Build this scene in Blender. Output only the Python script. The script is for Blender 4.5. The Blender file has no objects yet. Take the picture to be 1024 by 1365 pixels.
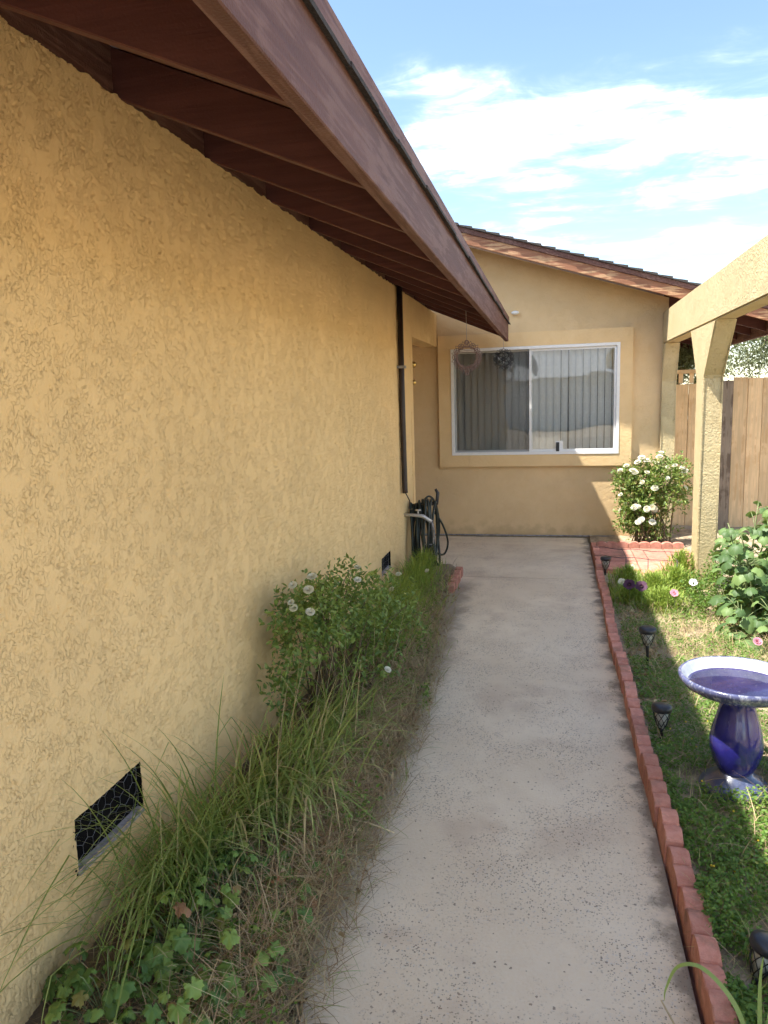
import bpy, bmesh, math, random
import numpy as np
from mathutils import Vector, Matrix, Euler

# ------------------------------------------------------------------ camera, sky, sun, exposure
scene = bpy.context.scene
C = scene.collection
random.seed(7)
rng = np.random.default_rng(11)

CAM_H = 1.55
cam_data = bpy.data.cameras.new('camera')
cam = bpy.data.objects.new('camera', cam_data)
C.objects.link(cam)
cam_data.sensor_fit = 'VERTICAL'
cam_data.sensor_height = 24.0
cam_data.lens = 24.0 * 985.0 / 1365.0
cam_data.clip_start = 0.05
cam_data.clip_end = 1000
right = Vector((0.975, 0.221, -0.030)).normalized()
fwd = Vector((-0.223, 0.963, -0.150)).normalized()
right = (right - fwd * right.dot(fwd)).normalized()
up = right.cross(fwd)
m = Matrix((right, up, -fwd)).transposed().to_4x4()
m.translation = Vector((0, 0, CAM_H))
cam.matrix_world = m
scene.camera = cam

SUN = Vector((-0.49, -0.25, 1.0)).normalized()          # towards the sun
world = bpy.data.worlds.new('World')
scene.world = world
world.use_nodes = True
SKY_STRENGTH = 0.052
SUN_STRENGTH = 2.0
EXPOSURE = 2.6


def N(nt, typ, **kw):
    n = nt.nodes.new(typ)
    for k, v in kw.items():
        if k in n.inputs:
            n.inputs[k].default_value = v
        else:
            setattr(n, k, v)
    return n


def math_node(nt, op, a, b=None, c=None, clamp=False):
    n = nt.nodes.new('ShaderNodeMath')
    n.operation = op
    n.use_clamp = clamp
    for i, v in enumerate((a, b, c)):
        if v is None:
            continue
        if isinstance(v, (int, float)):
            n.inputs[i].default_value = v
        else:
            nt.links.new(v, n.inputs[i])
    return n.outputs[0]


def map_range(nt, v, a, b, c=0.0, d=1.0, smooth=True):
    n = nt.nodes.new('ShaderNodeMapRange')
    n.interpolation_type = 'SMOOTHSTEP' if smooth else 'LINEAR'
    nt.links.new(v, n.inputs[0])
    for i, x in enumerate((a, b, c, d)):
        n.inputs[1 + i].default_value = x
    return n.outputs[0]


def mix_col(nt, fac, a, b, blend='MIX'):
    n = nt.nodes.new('ShaderNodeMix')
    n.data_type = 'RGBA'
    n.blend_type = blend
    for sock, v in ((n.inputs[0], fac), (n.inputs[6], a), (n.inputs[7], b)):
        if isinstance(v, (int, float)):
            sock.default_value = v
        elif isinstance(v, tuple):
            sock.default_value = (*v, 1) if len(v) == 3 else v
        else:
            nt.links.new(v, sock)
    return n.outputs[2]


def noise(nt, vec, scale, detail=3.0, rough=0.5, dist=0.0):
    n = nt.nodes.new('ShaderNodeTexNoise')
    n.inputs['Scale'].default_value = scale
    n.inputs['Detail'].default_value = detail
    n.inputs['Roughness'].default_value = rough
    n.inputs['Distortion'].default_value = dist
    if vec is not None:
        nt.links.new(vec, n.inputs['Vector'])
    return n.outputs['Fac']


def mapping(nt, vec, scale=(1, 1, 1), rot=(0, 0, 0), loc=(0, 0, 0)):
    n = nt.nodes.new('ShaderNodeMapping')
    n.inputs['Scale'].default_value = scale
    n.inputs['Rotation'].default_value = rot
    n.inputs['Location'].default_value = loc
    nt.links.new(vec, n.inputs['Vector'])
    return n.outputs[0]


wt = world.node_tree
wt.nodes.clear()
w_out = wt.nodes.new('ShaderNodeOutputWorld')
w_bg = wt.nodes.new('ShaderNodeBackground')
w_sky = wt.nodes.new('ShaderNodeTexSky')
w_sky.sky_type = 'NISHITA'
w_sky.sun_disc = False
w_sky.sun_elevation = math.asin(SUN.z)
w_sky.sun_rotation = math.atan2(SUN.x, SUN.y)
w_sky.air_density = 1.0
w_sky.dust_density = 0.15
w_sky.ozone_density = 1.0
w_tc = wt.nodes.new('ShaderNodeTexCoord')
w_sep = wt.nodes.new('ShaderNodeSeparateXYZ')
wt.links.new(w_tc.outputs['Generated'], w_sep.inputs[0])
w_h = math_node(wt, 'ADD', math_node(wt, 'MAXIMUM', w_sep.outputs[2], 0.0), 0.12)
w_u = math_node(wt, 'DIVIDE', w_sep.outputs[0], w_h)
w_v = math_node(wt, 'DIVIDE', w_sep.outputs[1], w_h)
w_cmb = wt.nodes.new('ShaderNodeCombineXYZ')
wt.links.new(w_u, w_cmb.inputs[0])
wt.links.new(w_v, w_cmb.inputs[1])
CLOUD_LOC = (-4.061, -4.7165, 0.0)
cl_vec = mapping(wt, w_cmb.outputs[0], (0.50, 1.15, 1), (0, 0, math.radians(-10)), CLOUD_LOC)
cl_big = noise(wt, cl_vec, 1.15, 3, 0.55, 0.4)
cl_wisp = noise(wt, mapping(wt, w_cmb.outputs[0], (0.55, 2.0, 1), (0, 0, math.radians(-26))), 2.4, 5, 0.62, 1.0)
cl_puff = noise(wt, mapping(wt, w_cmb.outputs[0], (1, 1.3, 1), (0, 0, 0), CLOUD_LOC), 4.2, 5, 0.62, 0.5)
cl = math_node(wt, 'ADD', math_node(wt, 'MULTIPLY', cl_big, 1.1),
               math_node(wt, 'ADD', math_node(wt, 'MULTIPLY', cl_wisp, 0.30), math_node(wt, 'MULTIPLY', cl_puff, 0.38)))
cl_f = math_node(wt, 'POWER', map_range(wt, cl, 0.80, 1.27, 0.012, 1.0), 2.9)
CLOUD = (34.0, 32.0, 28.6)
w_col = mix_col(wt, cl_f, w_sky.outputs[0], CLOUD)
wt.links.new(w_col, w_bg.inputs[0])
w_bg.inputs[1].default_value = SKY_STRENGTH
world.cycles.sampling_method = 'MANUAL'
world.cycles.sample_map_resolution = 512
wt.links.new(w_bg.outputs[0], w_out.inputs[0])

sun_data = bpy.data.lights.new('sun', 'SUN')
sun_data.energy = SUN_STRENGTH
sun_data.angle = math.radians(0.9)
sun_data.color = (1.0, 0.95, 0.86)
sun = bpy.data.objects.new('sun', sun_data)
C.objects.link(sun)
sun.rotation_euler = (-SUN).to_track_quat('-Z', 'Y').to_euler()
sun.location = SUN * 30

scene.view_settings.view_transform = 'Standard'
scene.view_settings.look = 'None'
scene.view_settings.exposure = EXPOSURE
scene.view_settings.gamma = 1.0
scene.view_settings.use_curve_mapping = False
scene.render.engine = 'CYCLES'
scene.cycles.max_bounces = 7
scene.cycles.use_adaptive_sampling = True
scene.cycles.adaptive_threshold = 0.02
scene.cycles.diffuse_bounces = 4
scene.cycles.transparent_max_bounces = 12
scene.cycles.caustics_reflective = False
scene.cycles.caustics_refractive = False


# ------------------------------------------------------------------ object helpers
def empty(name, loc, label, cat, group=None):
    o = bpy.data.objects.new(name, None)
    C.objects.link(o)
    o.empty_display_size = 0.1
    o.location = loc
    o['label'] = label
    o['category'] = cat
    if group:
        o['group'] = group
    return o


def tag(o, label=None, cat=None, group=None, kind=None):
    if label: o['label'] = label
    if cat: o['category'] = cat
    if group: o['group'] = group
    if kind: o['kind'] = kind
    return o


def world_of(o):
    mm = Matrix.LocRotScale(o.location, o.rotation_euler, o.scale)
    if o.parent:
        return world_of(o.parent) @ o.matrix_parent_inverse @ mm
    return mm


def put(name, mesh, parent=None, mat=None, loc=(0, 0, 0), rot=(0, 0, 0), scale=(1, 1, 1)):
    """link a mesh object whose location/rotation are given in WORLD space, keeping that under a parent"""
    o = bpy.data.objects.new(name, mesh)
    C.objects.link(o)
    if mat is not None and len(mesh.materials) == 0:
        mesh.materials.append(mat)
    if parent is not None:
        o.parent = parent
        o.matrix_parent_inverse = world_of(parent).inverted()
    o.location = loc
    o.rotation_euler = rot
    o.scale = scale
    return o


def bm_mesh(bm, name, smooth=False):
    bmesh.ops.recalc_face_normals(bm, faces=bm.faces)
    me = bpy.data.meshes.new(name)
    bm.to_mesh(me)
    bm.free()
    if smooth:
        me.polygons.foreach_set('use_smooth', [True] * len(me.polygons))
    return me


def add_box(bm, lo, hi, mat=None):
    vs = [bm.verts.new((x, y, z)) for x in (lo[0], hi[0]) for y in (lo[1], hi[1]) for z in (lo[2], hi[2])]
    fs = []
    for q in ((0, 1, 3, 2), (4, 6, 7, 5), (0, 4, 5, 1), (2, 3, 7, 6), (0, 2, 6, 4), (1, 5, 7, 3)):
        fs.append(bm.faces.new([vs[i] for i in q]))
    if mat is not None:
        bmesh.ops.transform(bm, matrix=mat, verts=vs)
    return vs


def box_mesh(lo, hi, bevel=0.0, name='box', seg=1):
    bm = bmesh.new()
    add_box(bm, lo, hi)
    if bevel:
        bmesh.ops.bevel(bm, geom=list(bm.edges), offset=bevel, segments=seg, affect='EDGES', profile=0.6)
    return bm_mesh(bm, name)


def prism(bm, poly, axis, a, b):
    """extrude a 2D polygon along axis between a and b; poly coords are the two other axes in order"""
    def mk(p, t):
        if axis == 0: return (t, p[0], p[1])
        if axis == 1: return (p[0], t, p[1])
        return (p[0], p[1], t)
    A = [bm.verts.new(mk(p, a)) for p in poly]
    B = [bm.verts.new(mk(p, b)) for p in poly]
    bm.faces.new(A)
    bm.faces.new(list(reversed(B)))
    n = len(poly)
    for i in range(n):
        bm.faces.new((A[i], B[i], B[(i + 1) % n], A[(i + 1) % n]))


def lathe(bm, prof, center=(0, 0, 0), seg=40, caps=(True, True)):
    rings = []
    for r, z in prof:
        ring = []
        for i in range(seg):
            t = 2 * math.pi * i / seg
            ring.append(bm.verts.new((center[0] + r * math.cos(t), center[1] + r * math.sin(t), center[2] + z)))
        rings.append(ring)
    for a, b in zip(rings[:-1], rings[1:]):
        for i in range(seg):
            bm.faces.new((a[i], a[(i + 1) % seg], b[(i + 1) % seg], b[i]))
    for ring in [rg for rg, cp in zip((rings[0], rings[-1]), caps) if cp]:
        try:
            bm.faces.new(ring)
        except ValueError:
            pass


def tube(bm, pts, rad, seg=6, closed=False):
    pts = [Vector(p) for p in pts]
    n = len(pts)
    rads = rad if isinstance(rad, (list, tuple)) else [rad] * n
    rings = []
    prev = None
    for i, p in enumerate(pts):
        if closed:
            d = pts[(i + 1) % n] - pts[i - 1]
        else:
            d = pts[min(i + 1, n - 1)] - pts[max(i - 1, 0)]
        d.normalize()
        if prev is None:
            a = d.cross(Vector((0, 0, 1)))
            if a.length < 1e-3:
                a = d.cross(Vector((1, 0, 0)))
        else:
            a = prev - d * prev.dot(d)
        a.normalize()
        prev = a
        b = d.cross(a)
        rings.append([bm.verts.new(p + (a * math.cos(t) + b * math.sin(t)) * rads[i])
                      for t in [2 * math.pi * k / seg for k in range(seg)]])
    pairs = list(zip(rings[:-1], rings[1:]))
    if closed:
        pairs.append((rings[-1], rings[0]))
    for a, b in pairs:
        for k in range(seg):
            bm.faces.new((a[k], a[(k + 1) % seg], b[(k + 1) % seg], b[k]))
    if not closed:
        bm.faces.new(list(reversed(rings[0])))
        bm.faces.new(rings[-1])


def np_mesh(name, verts, quads=None, tris=None, rnd=None, smooth=False):
    """fast mesh from numpy arrays"""
    me = bpy.data.meshes.new(name)
    verts = np.asarray(verts, dtype=np.float32).reshape(-1, 3)
    me.vertices.add(len(verts))
    me.vertices.foreach_set('co', verts.ravel())
    idx, starts = [], []
    pos = 0
    if quads is not None and len(quads):
        q = np.asarray(quads, dtype=np.int32).reshape(-1, 4)
        idx.append(q.ravel()); starts.append(pos + 4 * np.arange(len(q))); pos += 4 * len(q)
    if tris is not None and len(tris):
        t = np.asarray(tris, dtype=np.int32).reshape(-1, 3)
        idx.append(t.ravel()); starts.append(pos + 3 * np.arange(len(t))); pos += 3 * len(t)
    idx = np.concatenate(idx); starts = np.concatenate(starts)
    me.loops.add(len(idx))
    me.loops.foreach_set('vertex_index', idx.astype(np.int32))
    me.polygons.add(len(starts))
    me.polygons.foreach_set('loop_start', starts.astype(np.int32))
    if smooth:
        me.polygons.foreach_set('use_smooth', np.ones(len(starts), dtype=bool))
    if rnd is not None:
        at = me.attributes.new('rnd', 'FLOAT', 'POINT')
        at.data.foreach_set('value', np.asarray(rnd, dtype=np.float32).ravel())
    me.update(calc_edges=True)
    me.validate()
    return me


# ------------------------------------------------------------------ materials
def new_mat(name):
    mt = bpy.data.materials.new(name)
    mt.use_nodes = True
    nt = mt.node_tree
    nt.nodes.clear()
    out = nt.nodes.new('ShaderNodeOutputMaterial')
    b = nt.nodes.new('ShaderNodeBsdfPrincipled')
    nt.links.new(b.outputs[0], out.inputs[0])
    tc = nt.nodes.new('ShaderNodeTexCoord')
    return mt, nt, b, tc.outputs['Object'], out


def set_col(nt, b, col):
    if isinstance(col, tuple):
        b.inputs['Base Color'].default_value = (*col, 1)
    else:
        nt.links.new(col, b.inputs['Base Color'])


def bump(nt, b, height, dist, strength=1.0, prev=None):
    n = nt.nodes.new('ShaderNodeBump')
    n.inputs['Strength'].default_value = strength
    n.inputs['Distance'].default_value = dist
    nt.links.new(height, n.inputs['Height'])
    if prev is not None:
        nt.links.new(prev, n.inputs['Normal'])
    nt.links.new(n.outputs[0], b.inputs['Normal'])
    return n.outputs[0]


def plain(name, col, rough=0.6, metal=0.0, var=0.12, scale=30, bump_d=0.0, bump_scale=200, coat=0.0):
    mt, nt, b, co, out = new_mat(name)
    n = noise(nt, co, scale, 4, 0.6)
    f = map_range(nt, n, 0.3, 0.7)
    dark = tuple(c * (1 - var) for c in col)
    lite = tuple(min(1, c * (1 + var)) for c in col)
    set_col(nt, b, mix_col(nt, f, dark, lite))
    b.inputs['Roughness'].default_value = rough
    b.inputs['Metallic'].default_value = metal
    b.inputs['Coat Weight'].default_value = coat
    if bump_d:
        bump(nt, b, noise(nt, co, bump_scale, 3, 0.6), bump_d)
    return mt


STUCCO = (0.86, 0.615, 0.31)


def stucco(name, col, worm=1.0, worm_scale=48.0, grain=1.0, grain_scale=330.0, dirt=True, depth=0.0042):
    mt, nt, b, co, out = new_mat(name)
    warp = nt.nodes.new('ShaderNodeTexNoise')
    warp.inputs['Scale'].default_value = worm_scale * 0.8
    warp.inputs['Detail'].default_value = 2
    nt.links.new(co, warp.inputs['Vector'])
    sub = nt.nodes.new('ShaderNodeVectorMath'); sub.operation = 'SUBTRACT'
    nt.links.new(warp.outputs['Color'], sub.inputs[0]); sub.inputs[1].default_value = (0.5, 0.5, 0.5)
    scl = nt.nodes.new('ShaderNodeVectorMath'); scl.operation = 'SCALE'
    nt.links.new(sub.outputs[0], scl.inputs[0]); scl.inputs['Scale'].default_value = 0.03
    add = nt.nodes.new('ShaderNodeVectorMath'); add.operation = 'ADD'
    nt.links.new(co, add.inputs[0]); nt.links.new(scl.outputs[0], add.inputs[1])
    v = mapping(nt, add.outputs[0], (1, 1, 0.72))
    n1 = noise(nt, v, worm_scale, 1.5, 0.45)
    d1 = math_node(nt, 'ABSOLUTE', math_node(nt, 'SUBTRACT', n1, 0.47))
    g1 = map_range(nt, d1, 0.0, 0.040, 1.0, 0.0)
    mask = map_range(nt, noise(nt, co, worm_scale * 0.42, 3, 0.6), 0.46, 0.60)
    n2 = noise(nt, v, worm_scale * 2.2, 1.5, 0.5)
    d2 = math_node(nt, 'ABSOLUTE', math_node(nt, 'SUBTRACT', n2, 0.5))
    g2 = map_range(nt, d2, 0.0, 0.06, 0.55, 0.0)
    mask2 = map_range(nt, noise(nt, co, 7.0, 3, 0.6), 0.42, 0.58)
    groove = math_node(nt, 'ADD', math_node(nt, 'MULTIPLY', g1, mask), math_node(nt, 'MULTIPLY', g2, mask2))
    lump = noise(nt, co, worm_scale * 0.8, 2, 0.5)
    fine = noise(nt, co, grain_scale, 3, 0.6)
    hgt = math_node(nt, 'ADD', math_node(nt, 'MULTIPLY', groove, -0.9 * worm),
                    math_node(nt, 'ADD', math_node(nt, 'MULTIPLY', fine, 0.30 * grain), math_node(nt, 'MULTIPLY', lump, 0.9)))
    bump(nt, b, hgt, depth)
    big = map_range(nt, noise(nt, co, 1.3, 5, 0.6), 0.3, 0.72)
    mid = map_range(nt, noise(nt, co, 9.0, 4, 0.6), 0.3, 0.7)
    c = mix_col(nt, big, tuple(x * 0.93 for x in col), tuple(min(1, x * 1.05) for x in col))
    c = mix_col(nt, math_node(nt, 'MULTIPLY', mid, 0.25), c, (col[0] * 0.92, col[1] * 0.86, col[2] * 0.72))
    if dirt:      # splash-back soil near the ground
        sp = nt.nodes.new('ShaderNodeSeparateXYZ'); nt.links.new(co, sp.inputs[0])
        low = map_range(nt, math_node(nt, 'ADD', sp.outputs[2], math_node(nt, 'MULTIPLY', mid, -0.12)), -0.05, 0.12, 0.30, 0.0)
        c = mix_col(nt, low, c, (0.30, 0.21, 0.12))
    set_col(nt, b, c)
    b.inputs['Roughness'].default_value = 0.9
    b.inputs['Specular IOR Level'].default_value = 0.2
    return mt


def wood_paint(name, col, bare=None, bare_amt=0.0, axis=1, rough=0.6, grain=1.0):
    mt, nt, b, co, out = new_mat(name)
    sc = [42, 42, 42]; sc[axis] = 2.2
    oi = nt.nodes.new('ShaderNodeObjectInfo')
    off = nt.nodes.new('ShaderNodeVectorMath'); off.operation = 'ADD'
    cmb = nt.nodes.new('ShaderNodeCombineXYZ')
    r10 = math_node(nt, 'MULTIPLY', oi.outputs['Random'], 13.0)
    for i in range(3): nt.links.new(r10, cmb.inputs[i])
    nt.links.new(co, off.inputs[0]); nt.links.new(cmb.outputs[0], off.inputs[1])
    g = noise(nt, mapping(nt, off.outputs[0], tuple(sc)), 1.0, 5, 0.6, 0.4)
    blot = noise(nt, off.outputs[0], 5.0, 4, 0.6)
    c = mix_col(nt, map_range(nt, g, 0.3, 0.7), tuple(x * 0.82 for x in col), tuple(x * 1.12 for x in col))
    c = mix_col(nt, map_range(nt, blot, 0.35, 0.7, 0.0, 0.35), c, tuple(x * 0.72 for x in col))
    if bare is not None:
        f = map_range(nt, math_node(nt, 'ADD', math_node(nt, 'MULTIPLY', g, 0.7), math_node(nt, 'MULTIPLY', blot, 0.5)),
                      0.66 - bare_amt, 0.74 - bare_amt)
        c = mix_col(nt, f, c, bare)
    br = map_range(nt, oi.outputs['Random'], 0, 1, 0.86, 1.1, smooth=False)
    hsv = nt.nodes.new('ShaderNodeHueSaturation')
    nt.links.new(c, hsv.inputs['Color']); nt.links.new(br, hsv.inputs['Value'])
    set_col(nt, b, hsv.outputs[0])
    b.inputs['Roughness'].default_value = rough
    b.inputs['Specular IOR Level'].default_value = 0.3
    bump(nt, b, math_node(nt, 'ADD', g, math_node(nt, 'MULTIPLY', noise(nt, co, 160, 2), 0.4)), 0.0018 * grain)
    return mt


def ramp_from(nt, fac, stops):
    r = nt.nodes.new('ShaderNodeValToRGB')
    el = r.color_ramp.elements
    el[0].position = stops[0][0]; el[0].color = (*stops[0][1], 1)
    el[1].position = stops[-1][0]; el[1].color = (*stops[-1][1], 1)
    for p, c in stops[1:-1]:
        e = el.new(p); e.color = (*c, 1)
    nt.links.new(fac, r.inputs[0])
    return r.outputs[0]


def leaf_mat(name, stops, trans=0.35, rough=0.5, use_obj=False, spec=0.35):
    mt = bpy.data.materials.new(name)
    mt.use_nodes = True
    nt = mt.node_tree
    nt.nodes.clear()
    out = nt.nodes.new('ShaderNodeOutputMaterial')
    if use_obj:
        oi = nt.nodes.new('ShaderNodeObjectInfo')
        fac = oi.outputs['Random']
    else:
        at = nt.nodes.new('ShaderNodeAttribute'); at.attribute_name = 'rnd'
        fac = at.outputs['Fac']
    c = ramp_from(nt, fac, stops)
    b = nt.nodes.new('ShaderNodeBsdfPrincipled')
    nt.links.new(c, b.inputs['Base Color'])
    b.inputs['Roughness'].default_value = rough
    b.inputs['Specular IOR Level'].default_value = spec
    t = nt.nodes.new('ShaderNodeBsdfTranslucent')
    c2 = mix_col(nt, 0.5, c, (0.30, 0.36, 0.05))
    nt.links.new(c2, t.inputs['Color'])
    mx = nt.nodes.new('ShaderNodeMixShader')
    mx.inputs[0].default_value = trans
    nt.links.new(b.outputs[0], mx.inputs[1]); nt.links.new(t.outputs[0], mx.inputs[2])
    nt.links.new(mx.outputs[0], out.inputs[0])
    return mt


M = {}
M['stucco'] = stucco('stucco_dash', STUCCO)
M['stucco_far'] = stucco('stucco_smooth', (0.74, 0.54, 0.305), worm=0.40, worm_scale=30, grain=1.3, grain_scale=150, depth=0.005)
M['stucco_trim'] = stucco('stucco_trim', (0.80, 0.58, 0.31), worm=0.30, worm_scale=40, grain=0.7, grain_scale=220, dirt=False)
M['stucco_arcade'] = stucco('stucco_arcade', (0.60, 0.49, 0.285), worm=0.35, worm_scale=70, grain=3.2, grain_scale=75, depth=0.0065)
M['brown'] = wood_paint('brown_paint', (0.155, 0.073, 0.058), bare=(0.195, 0.105, 0.085), bare_amt=0.08, axis=1, rough=0.65, grain=3.0)
M['brown_rafter'] = wood_paint('brown_paint_rafter', (0.125, 0.048, 0.042), axis=0, rough=0.6)
M['rake'] = wood_paint('rake_paint', (0.34, 0.155, 0.085), bare=(0.55, 0.33, 0.18), bare_amt=0.07, axis=0, rough=0.7, grain=2.0)
M['shingle'] = plain('asphalt_shingle', (0.06, 0.052, 0.048), 0.95, var=0.4, scale=160, bump_d=0.003, bump_scale=400)
M['fence'] = wood_paint('cedar_board', (0.80, 0.57, 0.32), bare=(0.66, 0.43, 0.22), bare_amt=0.03, axis=2, rough=0.8, grain=1.5)
M['greypost'] = wood_paint('weathered_board', (0.30, 0.24, 0.18), bare=(0.15, 0.11, 0.08), bare_amt=0.05, axis=2, rough=0.9, grain=2.5)
M['white'] = plain('white_vinyl', (0.80, 0.80, 0.78), 0.4, var=0.03)
M['black_wire'] = plain('black_wire', (0.018, 0.018, 0.02), 0.45, var=0.2)
M['black_plastic'] = plain('black_plastic', (0.022, 0.022, 0.026), 0.38, var=0.25, scale=60)
M['hose'] = plain('dark_rubber_hose', (0.022, 0.030, 0.024), 0.42, var=0.35, scale=14)
M['galv'] = plain('galvanised_wire', (0.30, 0.29, 0.30), 0.45, metal=0.6, var=0.3)
M['brass'] = plain('brass', (0.62, 0.42, 0.14), 0.3, metal=1.0, var=0.1)
M['conduit'] = plain('dark_brown_pipe', (0.030, 0.017, 0.014), 0.45, var=0.2, scale=12)
M['copper'] = plain('aged_copper_wire', (0.22, 0.14, 0.13), 0.5, metal=0.0, var=0.25)
M['dark'] = plain('painted_vent_shade', (0.012, 0.011, 0.011), 1.0, var=0.2)  # near-black colour stands in for the unlit crawl space
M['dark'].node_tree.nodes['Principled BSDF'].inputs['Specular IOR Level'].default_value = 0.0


def concrete():
    mt, nt, b, co, out = new_mat('worn_concrete')
    big = map_range(nt, noise(nt, co, 1.4, 5, 0.6), 0.32, 0.70)
    mid = map_range(nt, noise(nt, co, 6.0, 5, 0.65), 0.3, 0.7)
    fine = noise(nt, co, 90, 5, 0.7)
    c = mix_col(nt, big, (0.72, 0.595, 0.42), (0.84, 0.72, 0.53))
    c = mix_col(nt, math_node(nt, 'MULTIPLY', mid, 0.4), c, (0.70, 0.565, 0.40))
    c = mix_col(nt, map_range(nt, fine, 0.35, 0.75, 0.0, 0.5), c, (0.78, 0.69, 0.55))
    stain = map_range(nt, noise(nt, mapping(nt, co, (1, 1, 1), loc=(3.1, 1.7, 0)), 2.3, 4, 0.55), 0.53, 0.70, 0, 0.5)
    c = mix_col(nt, stain, c, (0.56, 0.43, 0.31))
    # exposed dark aggregate and pits, in patches
    def pits(scale, size, thr, seed):
        v = nt.nodes.new('ShaderNodeTexVoronoi')
        v.inputs['Scale'].default_value = scale
        wv = mapping(nt, co, (1, 1, 1), loc=(seed, seed * 0.7, 0))
        ds = nt.nodes.new('ShaderNodeVectorMath'); ds.operation = 'ADD'
        nz = nt.nodes.new('ShaderNodeTexNoise'); nz.inputs['Scale'].default_value = scale * 1.3
        nt.links.new(co, nz.inputs['Vector'])
        sc2 = nt.nodes.new('ShaderNodeVectorMath'); sc2.operation = 'SCALE'; sc2.inputs['Scale'].default_value = 0.9 / scale
        nt.links.new(nz.outputs['Color'], sc2.inputs[0])
        nt.links.new(wv, ds.inputs[0]); nt.links.new(sc2.outputs[0], ds.inputs[1])
        nt.links.new(ds.outputs[0], v.inputs['Vector'])
        sep = nt.nodes.new('ShaderNodeSeparateColor'); nt.links.new(v.outputs['Color'], sep.inputs[0])
        keep = map_range(nt, sep.outputs[0], thr, thr + 0.05)
        rad = math_node(nt, 'MULTIPLY', sep.outputs[1], size)
        core = math_node(nt, 'LESS_THAN', v.outputs['Distance'], rad)
        return math_node(nt, 'MULTIPLY', keep, core)
    patch = map_range(nt, noise(nt, co, 3.0, 4, 0.6), 0.38, 0.6)
    p1 = math_node(nt, 'MULTIPLY', pits(150, 0.50, 0.35, 1.3), patch)
    p2 = pits(70, 0.32, 0.80, 4.1)
    p = math_node(nt, 'MAXIMUM', p1, p2)
    c = mix_col(nt, math_node(nt, 'MULTIPLY', p, 0.68), c, (0.15, 0.105, 0.08))
    pl = math_node(nt, 'MULTIPLY', pits(120, 0.5, 0.5, 7.7), patch)
    c = mix_col(nt, math_node(nt, 'MULTIPLY', pl, 0.6), c, (0.62, 0.57, 0.50))
    # soil stain along the edges of the slab
    sp = nt.nodes.new('ShaderNodeSeparateXYZ'); nt.links.new(co, sp.inputs[0])
    nx = math_node(nt, 'ADD', sp.outputs[0], math_node(nt, 'MULTIPLY', math_node(nt, 'SUBTRACT', mid, 0.5), 0.10))
    er = map_range(nt, nx, 0.29, 0.37, 0.0, 0.75)
    el_ = map_range(nt, nx, -0.72, -0.56, 0.7, 0.0)
    c = mix_col(nt, math_node(nt, 'MAXIMUM', er, 0.0), c, (0.20, 0.165, 0.125))
    c = mix_col(nt, math_node(nt, 'MULTIPLY', el_, map_range(nt, sp.outputs[1], 5.9, 6.3, 1.0, 0.0)), c, (0.235, 0.18, 0.135))
    set_col(nt, b, c)
    b.inputs['Roughness'].default_value = 0.9
    b.inputs['Specular IOR Level'].default_value = 0.25
    h = math_node(nt, 'ADD', math_node(nt, 'MULTIPLY', fine, 0.6), math_node(nt, 'MULTIPLY', p, -0.9))
    bump(nt, b, h, 0.0025)
    return mt


def soil():
    mt, nt, b, co, out = new_mat('garden_soil')
    n = noise(nt, co, 18, 6, 0.7)
    n2 = noise(nt, co, 2.0, 4, 0.6)
    c = ramp_from(nt, n, [(0.25, (0.08, 0.055, 0.035)), (0.5, (0.19, 0.14, 0.09)), (0.75, (0.32, 0.25, 0.165))])
    c = mix_col(nt, map_range(nt, n2, 0.4, 0.65, 0, 0.6), c, (0.27, 0.22, 0.14))
    set_col(nt, b, c)
    b.inputs['Roughness'].default_value = 0.95
    bump(nt, b, noise(nt, co, 60, 5, 0.7), 0.012)
    return mt


def brick_mat():
    mt, nt, b, co, out = new_mat('red_concrete_edger')
    oi = nt.nodes.new('ShaderNodeObjectInfo')
    off = nt.nodes.new('ShaderNodeVectorMath'); off.operation = 'ADD'
    cmb = nt.nodes.new('ShaderNodeCombineXYZ')
    for i in range(3): nt.links.new(math_node(nt, 'MULTIPLY', oi.outputs['Random'], 9.0), cmb.inputs[i])
    nt.links.new(co, off.inputs[0]); nt.links.new(cmb.outputs[0], off.inputs[1])
    n = noise(nt, off.outputs[0], 22, 5, 0.65)
    f = noise(nt, off.outputs[0], 260, 3, 0.6)
    c = mix_col(nt, map_range(nt, n, 0.3, 0.7), (0.50, 0.205, 0.145), (0.64, 0.305, 0.225))
    c = mix_col(nt, map_range(nt, f, 0.55, 0.75, 0, 0.5), c, (0.68, 0.42, 0.32))
    c = mix_col(nt, map_range(nt, noise(nt, off.outputs[0], 7, 5, 0.7), 0.50, 0.68, 0, 0.65), c, (0.27, 0.17, 0.115))
    hsv = nt.nodes.new('ShaderNodeHueSaturation')
    nt.links.new(c, hsv.inputs['Color'])
    nt.links.new(map_range(nt, oi.outputs['Random'], 0, 1, 0.82, 1.15, smooth=False), hsv.inputs['Value'])
    set_col(nt, b, hsv.outputs[0])
    b.inputs['Roughness'].default_value = 0.9
    b.inputs['Specular IOR Level'].default_value = 0.2
    bump(nt, b, f, 0.0025)
    return mt


M['concrete'] = concrete()
M['soil'] = soil()
M['brick'] = brick_mat()

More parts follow.
